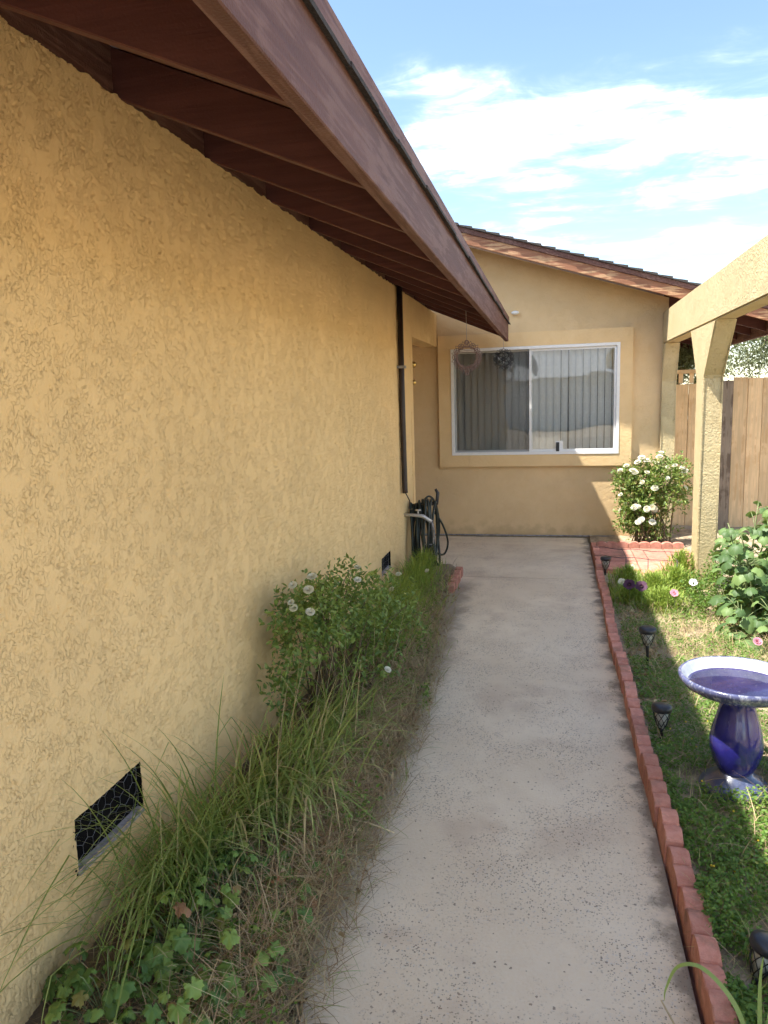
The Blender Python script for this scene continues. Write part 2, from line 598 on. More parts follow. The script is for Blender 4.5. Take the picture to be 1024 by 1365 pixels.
# leaves, stems, petals
M['grass'] = leaf_mat('tall_grass', [(0.0, (0.18, 0.26, 0.065)), (0.45, (0.32, 0.42, 0.12)), (0.75, (0.46, 0.52, 0.19)), (0.88, (0.60, 0.52, 0.24)), (1.0, (0.68, 0.55, 0.30))], 0.35, 0.45)
M['straw'] = leaf_mat('dry_thatch', [(0.0, (0.22, 0.13, 0.075)), (0.4, (0.42, 0.29, 0.17)), (0.75, (0.62, 0.48, 0.29)), (1.0, (0.28, 0.32, 0.10))], 0.12, 0.8, spec=0.1)
M['rose_leaf'] = leaf_mat('rose_leaf', [(0.0, (0.09, 0.16, 0.04)), (0.5, (0.20, 0.30, 0.07)), (0.85, (0.34, 0.44, 0.11)), (1.0, (0.36, 0.29, 0.11))], 0.30, 0.38, spec=0.45)
M['feather_leaf'] = leaf_mat('feathery_leaf', [(0.0, (0.16, 0.25, 0.05)), (0.6, (0.27, 0.39, 0.075)), (1.0, (0.44, 0.52, 0.12))], 0.4, 0.5)
M['weed_leaf'] = leaf_mat('lobed_weed_leaf', [(0.0, (0.10, 0.18, 0.05)), (0.5, (0.19, 0.33, 0.08)), (0.9, (0.34, 0.47, 0.11)), (1.0, (0.42, 0.18, 0.10))], 0.32, 0.45, use_obj=True)
M['hollyhock_leaf'] = leaf_mat('mallow_leaf', [(0.0, (0.075, 0.14, 0.05)), (0.6, (0.13, 0.22, 0.075)), (1.0, (0.22, 0.32, 0.11))], 0.32, 0.5, use_obj=True)
M['clover'] = leaf_mat('clover_lawn', [(0.0, (0.07, 0.145, 0.026)), (0.5, (0.135, 0.25, 0.042)), (0.85, (0.22, 0.34, 0.068)), (1.0, (0.38, 0.40, 0.12))], 0.35, 0.5)
M['tree_leaf'] = leaf_mat('olive_tree_leaf', [(0.0, (0.12, 0.15, 0.08)), (0.5, (0.22, 0.255, 0.14)), (1.0, (0.36, 0.38, 0.23))], 0.3, 0.6)
M['stem'] = plain('brown_stem', (0.15, 0.105, 0.06), 0.8, var=0.3, scale=40)
M['green_stem'] = plain('green_stem', (0.17, 0.21, 0.08), 0.6, var=0.25, scale=30)
M['bark'] = plain('tree_bark', (0.12, 0.09, 0.065), 0.95, var=0.35, scale=18, bump_d=0.02, bump_scale=25)
M['white_petal'] = leaf_mat('cream_petal', [(0.0, (0.74, 0.70, 0.52)), (1.0, (0.84, 0.82, 0.70))], 0.25, 0.6, use_obj=True)
M['pansy_dark'] = plain('purple_petal', (0.045, 0.006, 0.03), 0.7, var=0.3, scale=80)
M['pansy_pink'] = plain('pink_petal', (0.55, 0.20, 0.26), 0.7, var=0.2, scale=80)
M['pansy_pale'] = plain('pale_petal', (0.66, 0.62, 0.66), 0.7, var=0.1, scale=80)
M['yellow'] = plain('yellow_petal', (0.70, 0.50, 0.04), 0.7, var=0.1, scale=80)

# ------------------------------------------------------------------ ground, beds, path
WX = -1.247          # face of the long stucco wall
FY = 8.2             # face of the far wall
XF = -0.455          # fascia outer face


def perlin(x, y, seed=0):
    r = np.random.default_rng(seed)
    perm = r.permutation(4096)
    ang = r.uniform(0, 2 * np.pi, 4096)
    gx, gy = np.cos(ang), np.sin(ang)
    xi = np.floor(x).astype(np.int64); yi = np.floor(y).astype(np.int64)
    xf = x - xi; yf = y - yi
    def g(ix, iy, dx, dy):
        hh = perm[(perm[ix & 4095] + iy) & 4095]
        return gx[hh] * dx + gy[hh] * dy
    u = xf * xf * xf * (xf * (xf * 6 - 15) + 10)
    v = yf * yf * yf * (yf * (yf * 6 - 15) + 10)
    a = g(xi, yi, xf, yf); b = g(xi + 1, yi, xf - 1, yf)
    c = g(xi, yi + 1, xf, yf - 1); d = g(xi + 1, yi + 1, xf - 1, yf - 1)
    return ((a + (b - a) * u) * (1 - v) + (c + (d - c) * u) * v) * 1.5


def fbm(x, y, oct=3, seed=0):
    t = 0; a = 1.0
    for i in range(oct):
        t = t + a * perlin(x * 2 ** i, y * 2 ** i, seed + i)
        a *= 0.5
    return t


def smooth01(x, a, b):
    t = np.clip((x - a) / (b - a), 0, 1)
    return t * t * (3 - 2 * t)


def grid_sheet(name, xs, ys, zfun):
    X, Y = np.meshgrid(xs, ys)
    Z = zfun(X, Y)
    V = np.stack([X, Y, Z], -1).reshape(-1, 3)
    nx, ny = len(xs), len(ys)
    i = (np.arange(ny - 1)[:, None] * nx + np.arange(nx - 1)[None]).ravel()
    q = np.stack([i, i + 1, i + 1 + nx, i + nx], -1)
    return np_mesh(name, V, quads=q, smooth=True)


M['dry_dirt'] = plain('pale_dry_dirt', (0.46, 0.37, 0.26), 0.95, var=0.22, scale=3, bump_d=0.01, bump_scale=30)
bm = bmesh.new()
add_box(bm, (-150, -150, -0.30), (150, 150, -0.06))
tag(put('ground', bm_mesh(bm, 'ground'), None, M['dry_dirt']), kind='structure')

M['lawn_dirt'] = plain('dry_lawn_dirt', (0.36, 0.28, 0.185), 0.95, var=0.35, scale=14, bump_d=0.012, bump_scale=60)
def edge_shift(y):
    return -0.13 * smooth01(np.asarray(y, float), 3.0, 5.4)
left_bed = grid_sheet('planting_bed', np.linspace(-1.26, -0.64, 40), np.linspace(0.6, 6.45, 260),
                      lambda X, Y: 0.012 + 0.022 * fbm(X * 7, Y * 7, 3, 5) + 0.055 * smooth01(-X, 0.70, 0.95) - 0.10 * smooth01(X - edge_shift(Y), -0.70, -0.66))
tag(put('planting_bed', left_bed, None, M['soil']), kind='structure')
lawn_soil = grid_sheet('lawn_soil', np.linspace(0.385, 7.0, 130), np.linspace(-2.0, 8.68, 260),
                       lambda X, Y: 0.020 + 0.020 * fbm(X * 5, Y * 5, 3, 9))
tag(put('lawn_soil', lawn_soil, None, M['lawn_dirt']), kind='structure')

# concrete walk: a slab with worn, wandering left edge
nseg = 160
ys = np.linspace(-3.0, 6.30, nseg)
xl = -0.66 + 0.05 * fbm(ys * 1.7, ys * 0 + 3.3, 3, 21) + edge_shift(ys)
bm = bmesh.new()
topL = [bm.verts.new((float(a), float(y), 0.0)) for a, y in zip(xl, ys)]
botL = [bm.verts.new((float(a) - 0.01, float(y), -0.08)) for a, y in zip(xl, ys)]
topR = [bm.verts.new((0.362, float(y), 0.0)) for y in ys]
botR = [bm.verts.new((0.362, float(y), -0.08)) for y in ys]
for i in range(nseg - 1):
    bm.faces.new((topL[i], topR[i], topR[i + 1], topL[i + 1]))
    bm.faces.new((botL[i], topL[i], topL[i + 1], botL[i + 1]))
    bm.faces.new((topR[i], botR[i], botR[i + 1], topR[i + 1]))
tag(put('path', bm_mesh(bm, 'path'), None, M['concrete']), kind='structure')
bm = bmesh.new()
prism(bm, [(-3.0, 6.72), (-1.24, 6.72), (-1.24, 6.44), (-0.83, 6.44), (-0.78, 6.305), (0.362, 6.305), (0.362, 8.19), (-3.0, 8.19)], 2, -0.08, 0.0)
tag(put('entry_slab', bm_mesh(bm, 'entry_slab'), None, M['concrete']), kind='structure')

# ------------------------------------------------------------------ the house (long wall, far gable wall, roofs)
house = empty('house', (WX, 0, 0), 'single-storey tan stucco house with brown eaves and a wide sliding window', 'house')

# long stucco wall with real trowelled relief; holes where the crawl-space vents sit
VENTS = [(1.597, 1.926, 0.312, 0.462), (5.26, 5.575, 0.255, 0.375)]
yv = [0.9]
while yv[-1] < 6.70:
    yv.append(yv[-1] + min(0.018, max(0.0040, 0.0040 * (yv[-1] / 1.6) ** 1.9)))
yv = np.array(yv); yv[-1] = 6.70
zv = np.arange(-0.10, 2.4501, 0.0050)
for (a, b, c, d) in VENTS:
    for t in (a, b): yv[np.argmin(np.abs(yv - t))] = t
    for t in (c, d): zv[np.argmin(np.abs(zv - t))] = t
Yg, Zg = np.meshgrid(yv, zv)
wy = Yg + 0.010 * fbm(Yg * 30, Zg * 30, 2, 40)
wz = Zg + 0.010 * fbm(Yg * 30, Zg * 30, 2, 50)
n1 = perlin(wy * 60, wz * 44, 60) + 0.35 * perlin(wy * 120, wz * 100, 61)
g1 = 1 - smooth01(np.abs(n1), 0.02, 0.13)
m1 = smooth01(fbm(Yg * 19, Zg * 17, 3, 70), -0.10, 0.32)
n2 = perlin(wy * 104, wz * 90, 62)
g2 = 1 - smooth01(np.abs(n2), 0.04, 0.22)
m2 = smooth01(fbm(Yg * 5, Zg * 5, 3, 80), -0.45, 0.25) * smooth01(fbm(Yg * 26, Zg * 26, 2, 84), -0.35, 0.25)
Hh = 0.0013 * fbm(Yg * 22, Zg * 22, 3, 90) + 0.004 * fbm(Yg * 2.2, Zg * 2.2, 2, 95) + 0.0008 * fbm(Yg * 120, Zg * 120, 2, 99)
Hh = Hh - 0.0062 * np.clip(g1 * m1, 0, 1) - 0.0026 * g2 * m2 * (1 - 0.6 * g1 * m1)
Vw = np.stack([WX + Hh, Yg, Zg], -1)
# ragged top edge where the plaster stops under the rafters
Vw[-1, :, 2] += 0.010 * fbm(yv * 14, yv * 0, 3, 33)
ny, nz = len(yv), len(zv)
i = np.arange(nz - 1)[:, None] * ny + np.arange(ny - 1)[None]
keep = np.ones_like(i, dtype=bool)
ymid = (yv[:-1] + yv[1:]) / 2; zmid = (zv[:-1] + zv[1:]) / 2
for (a, b, c, d) in VENTS:
    keep &= ~(((ymid > a) & (ymid < b))[None, :] & ((zmid > c) & (zmid < d))[:, None])
i = i[keep]
me = np_mesh('side_wall', Vw.reshape(-1, 3), quads=np.stack([i, i + 1, i + 1 + ny, i + ny], -1), smooth=True)
mt, nt, b, co, out = new_mat('stucco_dash_relief')
big = map_range(nt, noise(nt, co, 1.3, 4, 0.6), 0.3, 0.72)
mid = map_range(nt, noise(nt, co, 9.0, 2, 0.6), 0.3, 0.7)
c = mix_col(nt, big, tuple(x * 0.93 for x in STUCCO), tuple(x * 1.05 for x in STUCCO))
c = mix_col(nt, math_node(nt, 'MULTIPLY', mid, 0.14), c, (STUCCO[0] * 0.92, STUCCO[1] * 0.86, STUCCO[2] * 0.72))
set_col(nt, b, c)
b.inputs['Roughness'].default_value = 0.9
b.inputs['Specular IOR Level'].default_value = 0.2
wn = noise(nt, mapping(nt, co, (1, 1, 0.7)), 85, 2, 0.5, 0.6)
wr = map_range(nt, math_node(nt, 'ABSOLUTE', math_node(nt, 'SUBTRACT', wn, 0.48)), 0.0, 0.035, -1.0, 0.0)
wm = map_range(nt, noise(nt, co, 17, 2, 0.5), 0.36, 0.55)
bump(nt, b, math_node(nt, 'ADD', math_node(nt, 'MULTIPLY', wr, wm), math_node(nt, 'MULTIPLY', noise(nt, co, 260, 2, 0.6), 0.7)), 0.0020)
M['stucco_geo'] = mt
put('side_wall', me, house, M['stucco_geo'])

bm = bmesh.new()   # wall core behind the plaster, its return into the entry, header over the entry, wall behind camera
add_box(bm, (WX - 0.20, -4.0, -0.1), (WX - 0.03, 6.694, 0.20))
add_box(bm, (WX - 0.20, -4.0, 0.52), (WX - 0.03, 6.694, 2.42))
add_box(bm, (WX - 0.03, -4.0, -0.1), (WX + 0.001, 0.9, 2.45))
put('wall_core', bm_mesh(bm, 'wall_core'), house, M['stucco'])
bm = bmesh.new()
add_box(bm, (-2.6, 6.60, -0.1), (WX + 0.001, 6.704, 2.45))
put('entry_return', bm_mesh(bm, 'entry_return'), house, M['stucco'])
bm = bmesh.new()
add_box(bm, (WX - 0.18, 6.707, 2.105), (WX + 0.002, FY - 0.003, 2.45))
put('entry_header', bm_mesh(bm, 'entry_header'), house, M['stucco'])
bm = bmesh.new()
add_box(bm, (-2.75, 6.60, -0.1), (-2.603, FY - 0.004, 2.45))
add_box(bm, (-2.6, 6.708, 2.46), (WX - 0.19, FY - 0.004, 2.52))
put('entry_inner_wall', bm_mesh(bm, 'entry_inner_wall'), house, M['stucco'])

M['sill'] = plain('dusty_vent_sill', (0.36, 0.32, 0.32), 0.8, var=0.3, scale=40)
# crawl-space vents: shallow box with its inner shade painted near-black, metal lip, chicken wire
for (a, b, c, d) in VENTS:
    e = 0.004
    bm = bmesh.new()
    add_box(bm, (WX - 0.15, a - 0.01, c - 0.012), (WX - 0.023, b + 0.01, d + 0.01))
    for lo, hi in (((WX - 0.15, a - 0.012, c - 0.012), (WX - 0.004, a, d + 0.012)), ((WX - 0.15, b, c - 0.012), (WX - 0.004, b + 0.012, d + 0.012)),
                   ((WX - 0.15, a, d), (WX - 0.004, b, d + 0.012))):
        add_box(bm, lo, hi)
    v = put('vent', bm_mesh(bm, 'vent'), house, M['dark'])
    bm = bmesh.new()
    prism(bm, [(WX - 0.022, c + 0.002), (WX + 0.002, c - 0.004), (WX + 0.002, c - 0.014), (WX - 0.022, c - 0.012)], 1, a + 0.001, b - 0.001)
    put('sill', bm_mesh(bm, 'sill'), v, M['sill'])
    bm = bmesh.new()
    cell = 0.042
    nyc = int((b - a) / cell) + 2; nzc = int((d - c) / cell) + 2
    for r in range(nzc):
        for k in range(nyc):
            yy = a + (k + 0.5 * (r % 2)) * cell; zz = c + r * cell * 0.87
            P = []
            for q in range(4):
                t = math.radians(-90 + 60 * q)
                py = yy + cell / 1.73 * math.cos(t); pz = zz + cell / 1.73 * math.sin(t)
                P.append((WX - 0.016 + 0.005 * math.sin(py * 31), min(b, max(a, py)), min(d, max(c, pz))))
            for p, q2 in zip(P[:-1], P[1:]):
                if (Vector(p) - Vector(q2)).length > 0.004:
                    tube(bm, [p, q2], 0.0005, 4)
    put('wire_mesh', bm_mesh(bm, 'wire_mesh'), v, M['galv'])

# eave: rafters, blocking, deck, fascia, shingle edge
SL = (2.45 - 2.115) / (XF - WX)
def zr(x): return 2.45 - SL * (x - WX)
rafter_ys = [0.30, 0.91, 1.52, 2.13, 2.72, 3.33, 3.94, 4.55, 5.16, 5.77, 6.38, 6.99, 7.60]
bm = bmesh.new()
prism(bm, [(WX - 0.18, zr(WX - 0.18)), (XF - 0.040, zr(XF - 0.040)), (XF - 0.040, zr(XF - 0.040) + 0.140), (WX - 0.18, zr(WX - 0.18) + 0.140)], 1, -0.019, 0.019)
bmesh.ops.bevel(bm, geom=list(bm.edges), offset=0.003, segments=1, affect='EDGES')
raf = bm_mesh(bm, 'rafter')
for k, y in enumerate(rafter_ys):
    put('rafter', raf, house, M['brown_rafter'], loc=(0, y, random.uniform(-0.003, 0.003)), rot=(0, 0, random.uniform(-0.004, 0.004)))
for y0, y1 in zip([-0.3] + rafter_ys, rafter_ys + [7.88]):
    me = box_mesh((WX - 0.045, y0 + 0.021, 2.452), (WX - 0.020, y1 - 0.021, 2.60))
    put('blocking_board', me, house, M['brown'])
bm = bmesh.new()      # roof boards under the shingles
prism(bm, [(WX - 3.6, zr(WX - 3.6) + 0.143), (XF - 0.002, zr(XF) + 0.143), (XF - 0.002, zr(XF) + 0.165), (WX - 3.6, zr(WX - 3.6) + 0.165)], 1, -4.0, 7.90)
put('roof_deck', bm_mesh(bm, 'roof_deck'), house, M['brown_rafter'])
FB, FT = 2.105, 2.288
me = box_mesh((XF - 0.038, -4.0, FB), (XF, 4.02, FT), 0.003)
put('fascia', me, house, M['brown'])
me = box_mesh((XF - 0.038, 4.024, FB + 0.002), (XF - 0.001, 7.90, FT), 0.003)
put('fascia', me, house, M['brown'])
me = box_mesh((XF - 0.034, -4.0, FT + 0.003), (XF + 0.008, 7.905, FT + 0.062), 0.002)
put('fascia_trim', me, house, M['brown'])
# shingle courses: the eave edge with uneven tabs, then courses up the slope
def shingle_course(x_edge, y0, y1, zoff, seed):
    r = random.Random(seed)
    bm = bmesh.new()
    y = y0
    zt = lambda x: zr(x) + zoff
    while y < y1 - 0.01:
        wd = min(r.uniform(0.20, 0.33), y1 - y)
        dx = r.uniform(-0.004, 0.004); dz = r.uniform(-0.001, 0.002)
        xe = x_edge + dx
        prism(bm, [(xe, zt(xe) + dz), (xe, zt(xe) + dz + 0.012), (xe - 0.25, zt(xe - 0.25) + 0.008), (xe - 0.25, zt(xe - 0.25) - 0.001)], 1, y, y + wd - 0.003)
        y += wd
    return bm_mesh(bm, 'shingles')
put('shingle_course', shingle_course(XF + 0.018, -4.0, 7.92, 0.168, 1), house, M['shingle'])
for k in range(1, 14):
    put('shingle_course', shingle_course(XF + 0.018 - 0.24 * k, -4.0, 7.92, 0.168 + 0.009, 1 + k), house, M['shingle'])

# far gable wall with the window opening and trim
WIN = (-1.094, 0.672, 0.916, 2.068)
RS = 0.317
def zrk(x): return 2.43 - RS * (x - 1.165)         # underside of rake at x
XR = 1.14
bm = bmesh.new()
for poly in ([(-2.6, 0.02), (WIN[0], 0.02), (WIN[0], zrk(WIN[0]) + 0.05), (-2.6, zrk(-2.6) + 0.05)],
             [(WIN[1], 0.02), (XR, 0.02), (XR, zrk(XR) + 0.05), (WIN[1], zrk(WIN[1]) + 0.05)],
             [(WIN[0], 0.02), (WIN[1], 0.02), (WIN[1], WIN[2]), (WIN[0], WIN[2])],
             [(WIN[0], WIN[3]), (WIN[1], WIN[3]), (WIN[1], zrk(WIN[1]) + 0.05), (WIN[0], zrk(WIN[0]) + 0.05)]):
    prism(bm, poly, 1, FY, FY + 0.16)
bmesh.ops.remove_doubles(bm, verts=bm.verts, dist=1e-5)
put('gable_wall', bm_mesh(bm, 'gable_wall'), house, M['stucco_far'])
bm = bmesh.new()
add_box(bm, (XR - 0.15, FY + 0.162, 0.0), (XR - 0.002, 15.0, 2.40))
put('outer_wall', bm_mesh(bm, 'outer_wall'), house, M['stucco_far'])
M['footing'] = plain('stained_footing', (0.44, 0.33, 0.19), 0.95, var=0.3, scale=9, bump_d=0.004, bump_scale=60)
put('footing', box_mesh((-2.6, FY + 0.012, -0.12), (XR - 0.01, FY + 0.15, 0.019)), house, M['footing'])
put('weep_screed', box_mesh((-2.59, FY - 0.008, 0.012), (XR + 0.004, FY - 0.001, 0.026)), house, M['galv'])

TR = (-1.232, 0.798, 0.790, 2.214)
TP = 0.045
for lo, hi in (((TR[0], TR[2]), (TR[1], WIN[2])), ((TR[0], WIN[3]), (TR[1], TR[3])), ((TR[0], WIN[2] + 0.0005), (WIN[0], WIN[3] - 0.0005)), ((WIN[1], WIN[2] + 0.0005), (TR[1], WIN[3] - 0.0005))):
    put('window_trim', box_mesh((lo[0], FY - TP, lo[1]), (hi[0], FY + 0.002, hi[1]), 0.0), house, M['stucco_trim'])

# sliding window
window = put('window', box_mesh((WIN[0], FY + 0.10, WIN[2]), (WIN[1], FY + 0.15, WIN[2] + 0.02)), house, M['white'])
def frame_box(x0, x1, z0, z1, t, y0, y1, name):
    bm = bmesh.new()
    for lo, hi in (((x0, z0), (x1, z0 + t)), ((x0, z1 - t), (x1, z1)), ((x0, z0 + t), (x0 + t, z1 - t)), ((x1 - t, z0 + t), (x1, z1 - t))):
        add_box(bm, (lo[0], y0, lo[1]), (hi[0], y1, hi[1]))
    return bm_mesh(bm, name)
put('frame', frame_box(WIN[0] + .001, WIN[1] - .001, WIN[2] + .001, WIN[3] - .001, 0.030, FY - TP - 0.006, FY + 0.05, 'frame'), window, M['white'])
MX = -0.232
put('sash', frame_box(MX - 0.022, WIN[1] - 0.032, WIN[2] + 0.032, WIN[3] - 0.032, 0.024, FY - 0.030, FY - 0.006, 'sash'), window, M['white'])
put('sash', frame_box(WIN[0] + 0.032, MX + 0.018, WIN[2] + 0.032, WIN[3] - 0.032, 0.020, FY - 0.004, FY + 0.018, 'sash'), window, M['white'])
mt = bpy.data.materials.new('window_glass'); mt.use_nodes = True
nt = mt.node_tree; nt.nodes.clear()
o_ = nt.nodes.new('ShaderNodeOutputMaterial'); tr = nt.nodes.new('ShaderNodeBsdfTransparent'); gl = nt.nodes.new('ShaderNodeBsdfGlossy')
gl.inputs['Roughness'].default_value = 0.02
tr.inputs['Color'].default_value = (0.97, 0.98, 0.975, 1)
fr = nt.nodes.new('ShaderNodeFresnel'); fr.inputs['IOR'].default_value = 1.5
mx = nt.nodes.new('ShaderNodeMixShader')
nt.links.new(math_node(nt, 'MULTIPLY', fr.outputs[0], 1.7, clamp=True), mx.inputs[0])
nt.links.new(tr.outputs[0], mx.inputs[1]); nt.links.new(gl.outputs[0], mx.inputs[2]); nt.links.new(mx.outputs[0], o_.inputs[0])
tcg = nt.nodes.new('ShaderNodeTexCoord')
bn = nt.nodes.new('ShaderNodeBump'); bn.inputs['Distance'].default_value = 0.004; bn.inputs['Strength'].default_value = 0.5
nt.links.new(noise(nt, tcg.outputs['Object'], 2.2, 1), bn.inputs['Height']); nt.links.new(bn.outputs[0], gl.inputs['Normal'])
M['glass'] = mt
put('pane', box_mesh((MX + 0.002, FY - 0.020, WIN[2] + 0.056), (WIN[1] - 0.056, FY - 0.016, WIN[3] - 0.056)), window, M['glass'])
put('pane', box_mesh((WIN[0] + 0.052, FY + 0.005, WIN[2] + 0.052), (MX - 0.002, FY + 0.009, WIN[3] - 0.052)), window, M['glass'])
# insect screen over the left half
mt = bpy.data.materials.new('insect_screen'); mt.use_nodes = True
nt = mt.node_tree; nt.nodes.clear()
o_ = nt.nodes.new('ShaderNodeOutputMaterial'); tr = nt.nodes.new('ShaderNodeBsdfTransparent'); df = nt.nodes.new('ShaderNodeBsdfDiffuse')
df.inputs['Color'].default_value = (0.10, 0.10, 0.10, 1)
mx = nt.nodes.new('ShaderNodeMixShader'); mx.inputs[0].default_value = 0.20
nt.links.new(tr.outputs[0], mx.inputs[1]); nt.links.new(df.outputs[0], mx.inputs[2]); nt.links.new(mx.outputs[0], o_.inputs[0])
M['screen'] = mt
put('insect_screen', box_mesh((WIN[0] + 0.034, FY - 0.026, WIN[2] + 0.034), (MX - 0.024, FY - 0.0255, WIN[3] - 0.034)), window, M['screen'])
# vertical blind slats
M['slat'] = plain('blind_slat', (0.86, 0.855, 0.83), 0.7, var=0.05, scale=20)
bm = bmesh.new()
pr = []
for k in range(9):
    t = -1 + 2 * k / 8
    pr.append((0.044 * t, 0.006 * (1 - t * t)))
for z0, z1 in ((0.0, WIN[3] - WIN[2] - 0.05),):
    A = [bm.verts.new((x, y, z0)) for x, y in pr]; B = [bm.verts.new((x, y, z1)) for x, y in pr]
    A2 = [bm.verts.new((x, y + 0.0012, z0)) for x, y in pr]; B2 = [bm.verts.new((x, y + 0.0012, z1)) for x, y in pr]
    for k in range(8):
        bm.faces.new((A[k], A[k + 1], B[k + 1], B[k])); bm.faces.new((A2[k], B2[k], B2[k + 1], A2[k + 1]))
slat = bm_mesh(bm, 'slat', True)
x = WIN[0] + 0.03; k = 0
while x < WIN[1] - 0.02:
    gap = 0.012 if abs(x - 0.09) < 0.04 else 0.0
    put('slat', slat, window, M['slat'], loc=(x, FY + 0.062 + random.uniform(-.003, .003), WIN[2] + 0.012),
        rot=(random.uniform(-.004, .004), random.uniform(-.004, .004), math.radians(37 + random.uniform(-5, 5))))
    x += 0.0735 + gap
    k += 1
put('head_rail', box_mesh((WIN[0] + 0.004, FY + 0.052, WIN[3] - 0.040), (WIN[1] - 0.004, FY + 0.098, WIN[3] - 0.002)), window, M['white'])
put('latch', box_mesh((0.028, FY - 0.040, 0.945), (0.062, FY - 0.031, 1.045), 0.003), window, M['black_plastic'])
put('sticker', box_mesh((0.022, FY - 0.0235, 0.955), (0.100, FY - 0.0212, 1.06)), window, M['white'])
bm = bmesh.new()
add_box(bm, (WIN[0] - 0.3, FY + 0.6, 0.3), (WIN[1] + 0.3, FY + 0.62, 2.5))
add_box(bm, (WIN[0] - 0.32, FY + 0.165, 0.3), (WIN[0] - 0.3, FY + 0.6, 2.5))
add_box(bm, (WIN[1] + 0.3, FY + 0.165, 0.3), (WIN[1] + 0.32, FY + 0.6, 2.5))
M['room'] = plain('painted_dim_room', (0.10, 0.095, 0.09), 0.95)  # dimness of the unlit room put into the wall colour
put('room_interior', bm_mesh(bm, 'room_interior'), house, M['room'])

# far roof: rake boards, shingle edge, deck, right-hand eave
RY = 7.75
XE = 2.15
def rake(z0, z1, y0, y1, mat, name, xa=-4.2, xb=XE):
    bm = bmesh.new()
    prism(bm, [(xa, zrk(xa) + z0), (xb, zrk(xb) + z0), (xb, zrk(xb) + z1), (xa, zrk(xa) + z1)], 1, y0, y1)
    return put(name, bm_mesh(bm, name), house, mat)
rake(0.0, 0.100, RY, RY + 0.036, M['rake'], 'rake_board')
rake(0.103, 0.150, RY - 0.016, RY + 0.036, M['brown'], 'rake_trim')
rake(0.125, 0.145, RY + 0.038, 15.0, M['brown_rafter'], 'far_roof_deck')
bm = bmesh.new()
r = random.Random(5)
xx = -4.2
while xx < XE:
    wd = 0.135
    lift = 0.012
    prism(bm, [(xx, zrk(xx) + 0.153), (xx + wd, zrk(xx + wd) + 0.153), (xx + wd, zrk(xx + wd) + 0.168 + lift), (xx, zrk(xx) + 0.164)], 1, RY - 0.035 + r.uniform(-.006, .006), 15.0)
    xx += wd + 0.001
put('far_shingles', bm_mesh(bm, 'far_shingles'), house, M['shingle'])
bm = bmesh.new()
prism(bm, [(XE - 0.036, zrk(XE) - 0.03), (XE - 0.002, zrk(XE) - 0.03), (XE - 0.002, zrk(XE) + 0.12), (XE - 0.036, zrk(XE) + 0.12)], 1, RY + 0.04, 15.0)
put('far_fascia', bm_mesh(bm, 'far_fascia'), house, M['brown'])
bm = bmesh.new()
prism(bm, [(XR - 0.02, zrk(XR)), (XE - 0.04, zrk(XE - 0.04) - 0.0), (XE - 0.04, zrk(XE - 0.04) + 0.12), (XR - 0.02, zrk(XR) + 0.12)], 1, -0.02, 0.02)
fr_ = bm_mesh(bm, 'far_rafter')
for k in range(10):
    put('far_rafter', fr_, house, M['brown_rafter'], loc=(0, 8.45 + 0.61 * k, 0))

# downpipe beside the entry, with its strap and loose cable
bm = bmesh.new()
tube(bm, [(WX + 0.030, 6.045, 2.50), (WX + 0.030, 6.045, 1.4), (WX + 0.032, 6.05, 0.80), (WX + 0.034, 6.05, 0.77)], 0.024, 10)
pipe = put('downpipe', bm_mesh(bm, 'downpipe', True), house, M['conduit'])
put('strap', box_mesh((WX + 0.001, 6.01, 1.800), (WX + 0.064, 6.080, 1.822)), pipe, M['galv'])
bm = bmesh.new()
tube(bm, [(WX + 0.03, 6.06, 0.78), (WX + 0.06, 6.10, 0.70), (WX + 0.045, 6.16, 0.62), (WX + 0.06, 6.20, 0.585)], 0.0045, 6)
put('cable', bm_mesh(bm, 'cable', True), pipe, M['conduit'])
# brass knob and bell on the entry jamb
for z, r0 in ((1.86, 0.030), (1.70, 0.026)):
    bm = bmesh.new()
    bmesh.ops.create_uvsphere(bm, u_segments=12, v_segments=8, radius=r0, matrix=Matrix.Translation((WX - 0.005, 6.765, z)))
    tube(bm, [(WX - 0.01, 6.70, z), (WX - 0.007, 6.765, z)], 0.010, 8)
    put('knob', bm_mesh(bm, 'knob', True), house, M['brass'])
bm = bmesh.new()
bmesh.ops.create_uvsphere(bm, u_segments=14, v_segments=10, radius=0.035, matrix=Matrix.Translation((-0.40, FY - 0.03, 2.42)) @ Matrix.Diagonal((1.2, .8, .6, 1)))
put('junction_cap', bm_mesh(bm, 'junction_cap', True), house, M['white'])

# ------------------------------------------------------------------ stucco arcade on the right
XA, XB = 1.085, 1.225
arc = empty('arcade', (XA, 6.0, 0), 'tan stucco garden arcade with splayed column tops beside the lawn', 'arcade')
def arc_part(poly, name):
    bm = bmesh.new()
    prism(bm, poly, 0, XA, XB)
    bmesh.ops.bevel(bm, geom=[e for e in bm.edges], offset=0.010, segments=2, affect='EDGES')
    return put(name, bm_mesh(bm, name), arc, M['stucco_arcade'])
arc_part([(0.0, 2.03), (8.185, 2.03), (8.185, 2.35), (0.0, 2.35)], 'beam')
arc_part([(7.98, 2.034), (8.15, 1.66), (8.15, -0.1), (8.188, -0.1), (8.188, 2.034)], 'column')
arc_part([(5.60, 2.034), (5.98, 1.65), (5.98, -0.1), (6.23, -0.1), (6.23, 1.65), (6.58, 2.034)], 'column')
arc_part([(1.72, 2.034), (2.10, 1.65), (2.10, -0.1), (2.35, -0.1), (2.35, 1.65), (2.70, 2.034)], 'column')

